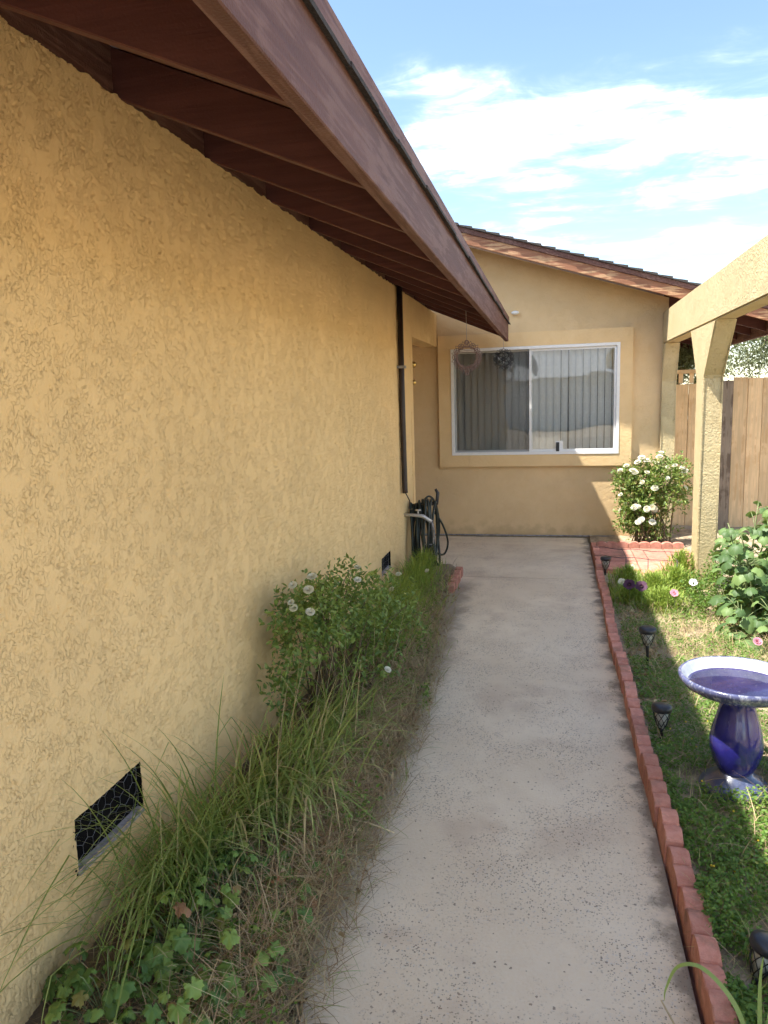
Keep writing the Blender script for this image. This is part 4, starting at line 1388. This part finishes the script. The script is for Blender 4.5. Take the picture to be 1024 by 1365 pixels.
def in_bed(n, y0, y1, x0, x1):
    return np.stack([rng.uniform(x0, x1, n), rng.uniform(y0, y1, n), np.full(n, 0.02)], -1)

# tall grass in tufts
tufts = [(-1.10, 2.10), (-0.98, 2.28), (-1.05, 2.45), (-0.95, 2.55), (-1.08, 2.68), (-0.92, 2.78), (-1.02, 2.95), (-0.90, 3.1), (-1.12, 2.35), (-0.88, 2.38), (-1.14, 1.90)]
tb, ta, tl, t0, tbend = [], [], [], [], []
for (tx, ty) in tufts:
    n = 72
    tb.append(np.stack([tx + rng.normal(0, 0.045, n), ty + rng.normal(0, 0.06, n), np.full(n, 0.03)], -1))
    main = rng.choice([-0.5, -1.2, -2.0, 0.6], n, p=[0.30, 0.34, 0.20, 0.16])
    ta.append(main + rng.normal(0, 0.5, n))
    tl.append(rng.uniform(0.18, 0.62, n))
    t0.append(rng.uniform(0.0, 0.5, n)); tbend.append(rng.uniform(0.5, 2.1, n))
tb = np.concatenate(tb); tb[:, 0] = np.clip(tb[:, 0], WX + 0.03, -0.72)
ta = np.concatenate(ta); tl = np.concatenate(tl)
# nothing may poke through the wall: blades heading into it are turned along it
into = (np.cos(ta) < -0.25) & (tb[:, 0] < -0.9)
ta[into] = -np.pi / 2 + rng.normal(0, 0.2, into.sum())
tag(blades('tall_grass', tb, ta, tl, np.concatenate(t0), np.concatenate(tbend), rng.uniform(0.005, 0.0125, len(tb)), M['grass'], segs=8, rnd=np.clip(rng.beta(2, 2.2, len(tb)) + np.repeat(rng.normal(0, 0.08, len(tufts)), 72), 0, 1)),
    'long arching green grass leaning out from the stucco wall', 'grass', kind='stuff')
# long blades sweeping along the foot of the wall
n = 210
b_ = np.stack([rng.uniform(-1.17, -0.98, n), rng.normal(1.92, 0.16, n), np.full(n, 0.05)], -1)
tag(blades('sweeping_grass', b_, -np.pi / 2 + rng.normal(0.03, 0.13, n), rng.uniform(0.45, 0.85, n), rng.uniform(0.1, 0.6, n), rng.uniform(0.6, 1.5, n), rng.uniform(0.004, 0.008, n), M['grass'], segs=9, rnd=rng.beta(2, 3, n)),
    'long grass blades sweeping along the foot of the wall past the vent', 'grass', kind='stuff')
# pale seed stalks
n = 75
b_ = np.stack([rng.uniform(-1.12, -0.80, n), rng.uniform(1.7, 3.7, n), np.full(n, 0.02)], -1)
tag(blades('dry_stalks', b_, rng.uniform(-2.6, 0.9, n), rng.uniform(0.35, 0.75, n), rng.uniform(0.05, 0.5, n), rng.uniform(0.1, 0.9, n), rng.uniform(0.003, 0.005, n), M['straw'], segs=6, rnd=rng.uniform(0.6, 0.85, n)),
    'pale dry grass stalks standing up among the green grass', 'grass', kind='stuff')
# dead thatch by the walk
def thatch(name, n, xf, yf, zf, label, L=(0.05, 0.16), rnd_hi=0.95):
    x_ = xf(n); y_ = yf(n)
    z_ = zf(x_, y_, n)
    if x_.mean() < 0: x_ = np.maximum(x_ + edge_shift(y_), WX + 0.02)
    b_ = np.stack([x_, y_, z_], -1)
    o = blades(name, b_, rng.uniform(0, 2 * np.pi, n), rng.uniform(L[0], L[1], n), rng.uniform(0.6, 1.5, n), rng.uniform(0.0, 1.0, n), rng.uniform(0.0016, 0.0036, n), M['straw'], segs=3, rnd=rng.random(n) ** 0.9 * rnd_hi)
    return tag(o, label, 'thatch', kind='stuff')
thatch('dry_thatch', 18000, lambda n: np.clip(rng.normal(-0.755, 0.085, n), -1.15, -0.575), lambda n: rng.beta(1.15, 1.5, n) * 4.2 + 1.2,
       lambda x, y, n: 0.01 + rng.random(n) ** 1.7 * 0.15 * np.clip((-0.58 - x) / 0.16, 0.08, 1), 'brown dead grass thatch spilling along the left edge of the walk')
thatch('bed_litter', 5000, lambda n: rng.uniform(-1.23, -0.66, n), lambda n: rng.uniform(1.0, 6.3, n), lambda x, y, n: 0.06 + rng.random(n) ** 2 * 0.05, 'brown plant litter covering the soil under the wall bed', rnd_hi=0.75)
n = 500
b_ = np.stack([rng.normal(-0.70, 0.05, n), rng.uniform(1.2, 5.8, n), np.full(n, 0.005)], -1)
b_[:, 0] += edge_shift(b_[:, 1])
tag(blades('edge_tufts', b_, rng.normal(-0.2, 0.9, n), rng.uniform(0.06, 0.20, n), rng.uniform(0.3, 1.2, n), rng.uniform(0.3, 1.2, n), rng.uniform(0.002, 0.004, n), M['grass'], segs=4),
    'short mixed grass tufts fringing the left edge of the walk', 'grass', kind='stuff')

n = 900
cen = np.stack([np.clip(rng.normal(-0.78, 0.10, n), -1.2, -0.60), 1.15 + rng.random(n) * 4.6, np.zeros(n)], -1)
cen[:, 2] = 0.03 + 0.12 * rng.random(n) * np.clip((-0.62 - cen[:, 0]) / 0.15, 0.1, 1)
cen[:, 0] = np.maximum(cen[:, 0] + edge_shift(cen[:, 1]), WX + 0.02)
V, q = leaves_arrays(cen, rng.normal(0, 1, (n, 3)) * np.array([1, 1, 0.4]), rng.uniform(0.015, 0.04, n), 0.5, 0.4, 0.6)
tag(put('dead_leaves', np_mesh('dead_leaves', V, quads=q, rnd=np.repeat(rng.uniform(0.0, 0.65, n), 6)), None, M['straw']), 'curled dead brown leaves caught in the thatch beside the walk', 'dead leaves', kind='stuff')
n = 5200
cl_ = np.stack([rng.normal(-0.80, 0.09, 46), rng.uniform(1.2, 5.6, 46)], -1)[rng.integers(0, 46, n)]
cen = np.stack([cl_[:, 0] + rng.normal(0, 0.035, n), cl_[:, 1] + rng.normal(0, 0.06, n), 0.03 + 0.13 * rng.random(n)], -1)
cen[:, 0] = np.clip(cen[:, 0] + edge_shift(cen[:, 1]), WX + 0.02, -0.61)
V, q = leaves_arrays(cen, rng.normal(0, 1, (n, 3)) * np.array([1, 1, 0.5]), rng.uniform(0.008, 0.020, n), 0.6, 0.2, 0.6)
tag(put('seedlings', np_mesh('seedlings', V, quads=q, rnd=np.repeat(rng.random(n), 6)), None, M['clover']), 'tiny green seedlings sprouting in clumps through the thatch', 'seedlings', kind='stuff')

# low lobed weeds, every leaf its own piece
WLEAF = [lobed_leaf(0.025, 5, 0.24, 0.10, s_, 0.6) for s_ in (1, 2, 3)] + [lobed_leaf(0.019, 3, 0.22, 0.08, 4, 0.3)]
r = random.Random(99)
def lobed_plant(name, label, cat, base, n, spread, hmax, scale, meshes, mat, group=None, lean=(0, 0), stem_mat=None):
    e = empty(name, base, label, cat, group)
    bm = bmesh.new()
    for k in range(n):
        a = r.uniform(0, 2 * math.pi); q = math.sqrt(r.random())
        hx = base[0] + spread * q * math.cos(a) + lean[0]; hy = base[1] + spread * q * math.sin(a) * 1.15 + lean[1]
        hx = max(hx, WX + 0.035) if base[0] < -0.6 else hx
        hz = base[2] + hmax * (1 - 0.55 * q * q) * r.uniform(0.35, 1.0)
        s_ = scale * r.uniform(0.6, 1.25)
        yaw = a + r.uniform(-.7, .7)
        tiltv = r.uniform(0.05, 0.6) + 0.35 * q
        rot = (Matrix.Rotation(yaw, 3, 'Z') @ Matrix.Rotation(tiltv, 3, 'Y') @ Matrix.Rotation(r.uniform(-.35, .35), 3, 'X')).to_euler()
        put('leaf', r.choice(meshes), e, mat, loc=(hx, hy, hz), rot=rot, scale=(s_, s_, s_))
        p0 = (base[0] + r.uniform(-.02, .02), base[1] + r.uniform(-.02, .02), base[2] - 0.01)
        tube(bm, bez(p0, ((p0[0] + hx) / 2, (p0[1] + hy) / 2, hz * 0.9 + 0.02), (hx, hy, hz), 4), 0.0014 * scale ** 0.5, 4)
    put('stems', bm_mesh(bm, 'stems'), e, stem_mat or M['green_stem'])
    return e
WEEDS = [(-1.06, 1.42, 60, 0.14, 0.20, 1.0, 'matted lobed weed filling the corner between wall and soil below the vent'),
         (-0.88, 1.40, 62, 0.14, 0.20, 1.0, 'lobed weed spreading over bare soil beside the walk, just past the wall seedling'),
         (-0.99, 1.62, 62, 0.14, 0.24, 1.1, 'tallest lobed weed under the sweeping grass blades'),
         (-0.80, 1.60, 58, 0.13, 0.19, 1.0, 'lobed weed leaning over the left edge of the concrete walk'),
         (-0.92, 1.82, 60, 0.13, 0.23, 1.0, 'lobed weed pressed against the foot of the tall grass'),
         (-0.78, 1.84, 50, 0.11, 0.15, 0.95, 'lobed weed between the tall grass and the walk'),
         (-0.86, 2.04, 44, 0.12, 0.17, 0.9, 'lobed weed half buried in brown thatch under the grass'),
         (-0.76, 2.10, 30, 0.09, 0.11, 0.85, 'small lobed weed at the thatch edge near the pale twig'),
         (-0.74, 1.38, 44, 0.10, 0.13, 0.95, 'low lobed weed creeping onto the concrete walk'),
         (-1.02, 1.98, 40, 0.10, 0.20, 0.9, 'lobed weed standing against the wall past the near vent')]
for (bx, by, n, sp, hm, sc, lab) in WEEDS:
    lobed_plant('leafy_weed', lab, 'weed', (bx, by, 0.03), n, sp, hm, sc, WLEAF, M['weed_leaf'], 'lobed weeds at the near end of the wall bed')
lobed_plant('wall_weed', 'bright lobed-leaf seedling leaning on the wall below the vent', 'weed', (-1.19, 1.44, 0.06), 12, 0.05, 0.20, 1.1, WLEAF, M['weed_leaf'])
lobed_plant('bed_weed', 'small leafy green weed growing through the brown thatch', 'weed', (-0.80, 2.62, 0.03), 14, 0.08, 0.10, 0.8, WLEAF, M['weed_leaf'])

# ------------------------------------------------------------------ right side: clover lawn, straw, flowers
def clover_field(n, xs_, ys_):
    x_ = xs_; y_ = ys_
    dens = fbm(x_ * 4.5, y_ * 4.5, 3, 15)
    far = 0.75 * smooth01(y_, 3.9, 5.1)
    off_bath = np.hypot(x_ - 0.690, y_ - 2.90) > 0.135
    keep_ = off_bath & (dens > -0.42 + 0.62 * far + rng.normal(0, 0.12, len(x_)))
    x_, y_ = x_[keep_], y_[keep_]
    dens = dens[keep_]
    k_ = len(x_)
    hh = 0.022 + 0.05 * rng.random(k_) * np.clip(0.75 + dens, 0.25, 1.3)
    cen = np.stack([x_, y_, 0.018 + hh], -1)
    return cen, dens
n = 80000
ys_ = 1.1 + 4.2 * rng.random(n) ** 1.35
xs_ = 0.425 + rng.random(n) ** 1.15 * (0.28 + 0.33 * ys_ - 0.30)
cen, dens = clover_field(n, xs_, ys_)
V, q = leaves_arrays(cen, rng.normal(0, 1, (len(cen), 3)) * np.array([1, 1, 0.35]), rng.uniform(0.008, 0.016, len(cen)), 0.75, 0.2, 0.45, up_bias=1.0)
tag(put('clover_lawn', np_mesh('clover_lawn', V, quads=q, rnd=np.repeat(np.clip(rng.normal(0.42, 0.22, len(cen)) + 0.12 * dens, 0, 1), 6)), None, M['clover']),
    'low green clover and weeds covering the lawn round the bird bath', 'lawn', kind='stuff')
n = 6000
ys_ = 1.1 + 4.6 * rng.random(n); xs_ = 0.425 + rng.random(n) * (0.05 + 0.33 * ys_)
b_ = np.stack([xs_, ys_, np.full(n, 0.02)], -1)
tag(blades('lawn_grass', b_, rng.uniform(0, 6.28, n), rng.uniform(0.04, 0.12, n), rng.uniform(0.2, 1.1, n), rng.uniform(0.2, 1.2, n), rng.uniform(0.0018, 0.0036, n), M['grass'], segs=3, rnd=rng.random(n)),
    'thin short grass blades mixed through the clover lawn', 'grass', kind='stuff')
thatch('lawn_straw', 4500, lambda n: 0.43 + rng.random(n) * 1.35, lambda n: np.clip(rng.normal(4.55, 0.55, n), 3.2, 6.4), lambda x, y, n: 0.025 + rng.random(n) ** 2 * 0.05,
       'dry straw and leaf litter on the thin lawn behind the bird bath', rnd_hi=0.99)
thatch('lawn_debris', 700, lambda n: 0.43 + rng.random(n) * 0.7, lambda n: rng.uniform(1.2, 3.6, n), lambda x, y, n: 0.03 + rng.random(n) * 0.04,
       'scattered dry stems lying in the near clover', rnd_hi=0.8)
# dead leaves between the edging and the tall solar light
n = 260
cen = np.stack([rng.uniform(0.43, 0.62, n), rng.uniform(3.5, 5.2, n), rng.uniform(0.03, 0.06, n)], -1)
V, q = leaves_arrays(cen, rng.normal(0, 1, (n, 3)) * np.array([1, 1, 0.3]), rng.uniform(0.02, 0.045, n), 0.5, 0.4, 0.5)
tag(put('fallen_leaves', np_mesh('fallen_leaves', V, quads=q, rnd=np.repeat(rng.uniform(0.1, 0.8, n), 6)), None, M['straw']), 'curled brown fallen leaves beside the red edging', 'fallen leaves', kind='stuff')
# tiny yellow lawn flowers
bm = bmesh.new()
for k in range(70):
    y = random.uniform(1.3, 3.6); x = 0.45 + random.random() * 0.33 * y * 0.8
    bmesh.ops.create_icosphere(bm, subdivisions=1, radius=0.0042, matrix=Matrix.Translation((x, y, random.uniform(0.05, 0.085))))
tag(put('lawn_flowers', bm_mesh(bm, 'lawn_flowers'), None, M['yellow']), 'tiny yellow flowers dotted over the clover', 'flowers', kind='stuff')

# pansy bed behind the edging
for k, (bx, by, hh, sp) in enumerate([(0.56, 5.85, 0.20, 0.15), (0.73, 5.68, 0.20, 0.17), (0.90, 5.80, 0.22, 0.17), (0.56, 5.50, 0.16, 0.14), (0.76, 5.36, 0.16, 0.16), (1.00, 6.12, 0.28, 0.14)]):
    n = 1500
    e = empty('bedding_plant', (bx, by, 0), ['bedding plant beside the short solar light', 'bright bedding plant under the dark purple pansy', 'bright bedding plant behind the lilac daisy', 'low bedding plant against the red edging by a white bloom', 'low bedding plant with the dusty pink bloom', 'tall bedding plant at the corner of the red pavers by the column'][k], 'bedding plant', 'bedding plants around the wire border')
    az = rng.uniform(0, 2 * np.pi, n); rad = np.abs(rng.normal(0, sp * 0.6, n))
    b_ = np.stack([bx + rad * np.cos(az), by + rad * np.sin(az), rng.uniform(0.02, hh, n) * np.clip(1.1 - rad / sp * 0.4, 0.2, 1)], -1)
    b_[:, 0] = np.maximum(b_[:, 0], 0.435)
    blades('fronds', b_, az + rng.normal(0, 0.8, n), rng.uniform(0.03, 0.075, n), rng.uniform(0.1, 1.0, n), rng.uniform(0.1, 1.2, n), rng.uniform(0.005, 0.010, n), M['feather_leaf'], e, segs=3, rnd=rng.uniform(0.3, 1, n))
PANSY = bloom_mesh(0.026, ((0.3, 4, 0.9), (1.0, 5, 0.15)))
for (px, py, pz, mt_, lab) in [(0.60, 5.26, 0.215, 'pansy_dark', 'dark purple pansy bloom above the bright bedding plants'), (0.53, 5.36, 0.20, 'pansy_dark', 'small maroon bloom near the solar light by the pavers'),
                               (0.80, 5.16, 0.20, 'pansy_pink', 'dusty pink bloom in the bedding plants'), (0.97, 5.45, 0.205, 'pansy_pale', 'pale lilac daisy bloom near the arcade column'),
                               (0.50, 5.60, 0.16, 'white_petal', 'white bloom beside the red edging'), (0.60, 5.95, 0.19, 'white_petal', 'white bloom cluster behind the purple pansy')]:
    e = empty('pansy', (px, py, 0), lab, 'flower', 'flowers in the bedding')
    me = PANSY.copy()
    s_ = 1.45 if mt_ == 'pansy_dark' else 1.0
    put('bloom', me, e, M[mt_], loc=(px, py, pz), rot=(0.85, random.uniform(-.3, .3), 0), scale=(s_, s_, s_))
    bm = bmesh.new(); tube(bm, bez((px, py, 0), (px + 0.01, py + 0.01, pz * 0.6), (px, py, pz), 5), 0.0018, 5)
    put('stem', bm_mesh(bm, 'stem'), e, M['green_stem'])

# white rose bush in front of the far wall
leafy_bush('rose_bush', 'full rose bush covered in white blooms in front of the gable wall', 'rose bush', (0.98, 7.82, 0.0),
           [((0.88, 7.80, 0.55), (0.26, 0.20, 0.32), 1.3), ((1.10, 7.76, 0.62), (0.28, 0.22, 0.32), 1.1), ((0.80, 7.74, 0.36), (0.20, 0.16, 0.22), 0.5), ((0.70, 7.80, 0.68), (0.12, 0.10, 0.14), 0.18), ((0.92, 7.74, 0.20), (0.30, 0.14, 0.14), 0.5)],
           1050, 7, 0.034, M['rose_leaf'], M['stem'], blooms=38, bloom_scale=(0.7, 1.3), seed=8, n_stem=60, bloom_dirs=(-0.1, -0.9, 0.1), stem_r=0.005, base_spread=0.20)

# mallow plants at the right edge, big leaves one by one
HLEAF = [lobed_leaf(0.060, 5, 0.16, 0.05, s_, 0.22) for s_ in (11, 12, 13)]
def mallow(base, h, n, spread, scale, label, group=None, pink=0, spurs=3):
    e = empty('mallow_plant', base, label, 'mallow', group)
    bm = bmesh.new()
    tips = []
    for k in range(spurs):
        a = r.uniform(0, 6.28)
        tip = Vector((base[0] + spread * 0.7 * math.cos(a), base[1] + spread * 0.7 * math.sin(a), h * r.uniform(0.75, 1.0)))
        P = bez((base[0] + r.uniform(-.03, .03), base[1] + r.uniform(-.03, .03), 0), (base[0] + (tip.x - base[0]) * .25, base[1] + (tip.y - base[1]) * .25, tip.z * .6), tip, 8)
        tube(bm, P, [0.010 - 0.0008 * i_ for i_ in range(9)], 6)
        tips.append(P)
    for k in range(n):
        P = r.choice(tips); t = r.uniform(0.08, 1.0); p = P[int(t * 8)]
        a = r.uniform(0, 6.28); rr = spread * r.uniform(0.25, 0.8) * (1.15 - 0.6 * t)
        q = Vector((p.x + rr * math.cos(a), p.y + rr * math.sin(a), max(0.05, p.z + r.uniform(-0.04, 0.10))))
        s_ = scale * (1.25 - 0.55 * t) * r.uniform(0.7, 1.2)
        rot = (Matrix.Rotation(a, 3, 'Z') @ Matrix.Rotation(r.uniform(0.2, 0.9), 3, 'Y') @ Matrix.Rotation(r.uniform(-.4, .4), 3, 'X')).to_euler()
        put('leaf', r.choice(HLEAF), e, M['hollyhock_leaf'], loc=tuple(q), rot=rot, scale=(s_, s_, s_))
        tube(bm, bez(p, (p + q) / 2 + Vector((0, 0, 0.03)), q, 4), 0.0026, 5)
    put('stems', bm_mesh(bm, 'stems', True), e, M['green_stem'])
    for k in range(pink):
        put('bloom', bloom_mesh(0.024), e, M['pansy_pink'], loc=(base[0] - 0.06 + 0.05 * k, base[1] - 0.30, 0.12), rot=(0.8, 0, 0))
    return e
G_ = 'mallows beside the arcade column'
mallow((1.46, 5.25, 0), 0.98, 80, 0.30, 0.95, 'tall mallow with broad soft leaves rising beside the fence', G_)
mallow((1.27, 5.02, 0), 0.66, 80, 0.26, 0.9, 'bushy mallow with broad leaves and pale stalks behind the bird bath', G_)
mallow((1.20, 4.72, 0), 0.24, 64, 0.24, 0.85, 'low mallow clump with one pink flower behind the bird bath', G_, pink=1)
mallow((1.50, 4.80, 0), 0.75, 70, 0.28, 0.95, 'mallow with drooping broad leaves at the lawn edge', G_)
mallow((1.36, 5.70, 0), 0.50, 60, 0.24, 0.75, 'smaller mallow growing close behind the arcade column', G_)
mallow((1.72, 5.70, 0), 0.92, 64, 0.30, 0.95, 'tall mallow standing deepest in the bed near the fence', G_)
mallow((1.32, 5.42, 0), 0.80, 80, 0.24, 0.8, 'upright mallow standing between the arcade column and the tall mallow', G_)
# weeds round the column foot
leafy_bush('column_weed', 'small-leaved green weeds crowding the foot of the arcade column', 'weed', (1.08, 5.55, 0.0),
           [((1.05, 5.55, 0.14), (0.16, 0.28, 0.13), 1.0), ((1.20, 5.75, 0.20), (0.12, 0.22, 0.18), 0.7), ((1.00, 5.25, 0.09), (0.14, 0.18, 0.08), 0.5)],
           420, 6, 0.020, M['clover'], M['green_stem'], seed=14, n_stem=40, wid=0.6, base_spread=0.15, stem_r=0.002)

# strap-leaved plant and dry stick by the near edging
e = empty('strap_plant', (0.47, 1.60, 0), 'long green strap leaves, one arching over the red edging onto the walk', 'plant')
def strap(pts, w, mat):
    P = [Vector(p) for p in pts]
    S = []
    for a_ in range(len(P) - 1):
        p0 = P[max(a_ - 1, 0)]; p1 = P[a_]; p2 = P[a_ + 1]; p3 = P[min(a_ + 2, len(P) - 1)]
        for q in range(6):
            t = q / 6
            S.append(0.5 * ((2 * p1) + (p2 - p0) * t + (2 * p0 - 5 * p1 + 4 * p2 - p3) * t * t + (3 * p1 - p0 - 3 * p2 + p3) * t ** 3))
    S.append(P[-1])
    V = []
    for i_, s_ in enumerate(S):
        d = (S[min(i_ + 1, len(S) - 1)] - S[max(i_ - 1, 0)]).normalized()
        sd = d.cross(Vector((0, -0.6, 1))).normalized()
        ww = w * (1 - (i_ / len(S)) ** 1.6) + 0.0006
        V += [tuple(s_ - sd * ww / 2), tuple(s_ + Vector((0, 0, -0.12 * ww)) ), tuple(s_ + sd * ww / 2)]
    Q = []
    for i_ in range(len(S) - 1):
        b0 = i_ * 3
        Q += [[b0, b0 + 1, b0 + 4, b0 + 3], [b0 + 1, b0 + 2, b0 + 5, b0 + 4]]
    return np_mesh('leaf', V, quads=Q, rnd=np.full(len(V), 0.45), smooth=True)
put('leaf', strap([(0.465, 1.62, 0.0), (0.42, 1.66, 0.13), (0.355, 1.70, 0.185), (0.300, 1.71, 0.175), (0.272, 1.70, 0.12), (0.268, 1.695, 0.09)], 0.012, M['grass']), e, M['grass'])
put('leaf', strap([(0.475, 1.61, 0.0), (0.485, 1.64, 0.10), (0.50, 1.66, 0.22), (0.515, 1.66, 0.33)], 0.014, M['grass']), e, M['grass'])
put('leaf', strap([(0.47, 1.60, 0.0), (0.465, 1.63, 0.10), (0.468, 1.66, 0.20), (0.475, 1.67, 0.26)], 0.012, M['grass']), e, M['grass'])
put('leaf', strap([(0.48, 1.60, 0.0), (0.52, 1.64, 0.12), (0.555, 1.66, 0.22), (0.585, 1.65, 0.24)], 0.014, M['grass']), e, M['grass'])
bm = bmesh.new()
tube(bm, [(0.262, 1.70, 0.085), (0.31, 1.60, 0.05), (0.355, 1.53, 0.008)], [0.0022, 0.0036, 0.0036], 6)
tube(bm, [(0.315, 1.58, 0.03), (0.30, 1.565, 0.012)], 0.002, 5)
tag(put('dry_stick', bm_mesh(bm, 'dry_stick', True), None, M['dry_stick'] if 'dry_stick' in M else M.setdefault('dry_stick', plain('bleached_stick', (0.60, 0.47, 0.27), 0.8, var=0.15))), 'bleached dry stick lying on the walk beside the edging', 'stick')
bm = bmesh.new()
tube(bm, bez((-0.93, 2.28, 0.10), (-0.72, 2.33, 0.12), (-0.545, 2.36, 0.03), 8), 0.0026, 6)
tag(put('dry_twig', bm_mesh(bm, 'dry_twig', True), None, M['dry_stick']), 'pale dry twig reaching from the thatch onto the walk', 'stick')

# ------------------------------------------------------------------ trees beyond the fence
def tree(base, h, blobs, n_cl, label, seed, leaf=0.05):
    rr = np.random.default_rng(seed); pr = random.Random(seed)
    e = empty('tree', base, label, 'tree', 'trees beyond the fence')
    bm = bmesh.new()
    top = Vector((base[0], base[1], h * 0.45))
    tube(bm, bez(base, (base[0] + 0.1, base[1], h * 0.25), top, 6), [0.15 - 0.012 * i_ for i_ in range(7)], 9)
    cen_all = []
    for (c, rad, w) in blobs:
        tube(bm, bez(top - Vector((0, 0, 0.1)), (Vector(c) + top) / 2 + Vector((0, 0, -0.15)), c, 6), [0.07 - 0.009 * i_ for i_ in range(7)], 7)
        k_ = int(n_cl * w)
        u = unit(rr.normal(0, 1, (k_, 3))) * rr.random((k_, 1)) ** 0.4
        cs = np.array(c) + u * np.array(rad)
        cen_all.append(cs)
        for j in range(10):
            tube(bm, [c, tuple((Vector(c) + Vector(cs[j])) / 2 + Vector((0, 0, 0.05))), tuple(cs[j])], [0.018, 0.010, 0.004], 5)
    put('trunk', bm_mesh(bm, 'trunk', True), e, M['bark'])
    cs = np.concatenate(cen_all)
    dn = fbm(cs[:, 0] * 2.4, cs[:, 2] * 2.4 + cs[:, 1], 2, seed)
    cs = cs[dn > -0.25]
    per = 12
    allc = np.repeat(cs, per, 0) + rr.normal(0, 0.075, (len(cs) * per, 3))
    V, q = leaves_arrays(allc, rr.normal(0, 1, allc.shape), rr.uniform(0.6, 1.3, len(allc)) * leaf, 0.35, r=rr, up_bias=0.4)
    put('crown', np_mesh('crown', V, quads=q, rnd=np.repeat(np.clip(rr.normal(0.5, 0.25, len(allc)), 0, 1), 6)), e, M['tree_leaf'])
tree((3.3, 11.6, -0.06), 3.6, [((2.95, 11.4, 2.15), (0.55, 0.6, 0.55), 0.28), ((3.5, 11.5, 2.55), (0.75, 0.7, 0.65), 0.4), ((4.3, 11.8, 2.4), (0.8, 0.7, 0.6), 0.32)], 2200, 'grey-green small-leaved tree rising above the bare cedar fence boards', 31)
tree((1.95, 12.4, -0.06), 2.6, [((1.85, 12.3, 1.95), (0.45, 0.5, 0.35), 0.5), ((2.25, 12.4, 2.05), (0.5, 0.5, 0.4), 0.5)], 900, 'pale low tree seen over the fence through the narrow arch', 37, 0.045)

# ------------------------------------------------------------------ behind the camera: added bounce slab, house seen in the window glass
tag(put('bounce_slab', box_mesh((-6, -13.0, -0.10), (9, -3.02, -0.02)), None, M['concrete']), kind='structure')  # unseen concrete slab, added to bounce sunlight into the shade
nb = empty('neighbour_house', (1.0, -20, 0), 'pale house with a light shingled roof opposite', 'house')
M['pale_wall'] = plain('pale_house_paint', (0.75, 0.73, 0.68), 0.85)
M['pale_roof'] = plain('pale_shingles', (0.66, 0.65, 0.63), 0.9, var=0.12, scale=12)
put('wall', box_mesh((-4.5, -26, -0.06), (6.5, -20, 2.5)), nb, M['pale_wall'])
bm = bmesh.new()
prism(bm, [(-19.5, 2.4), (-26.5, 2.4), (-23.0, 4.3)], 0, -5.0, 7.0)
put('roof', bm_mesh(bm, 'roof'), nb, M['pale_roof'])
gd = put('garage_door', box_mesh((-2.5, -20.0, 0.0), (2.3, -19.95, 2.1)), nb, M['white'])
for k in range(4):
    put('panel', box_mesh((-2.4, -19.948, 0.06 + k * 0.52), (2.2, -19.93, 0.52 + k * 0.52), 0.01), gd, M['white'])
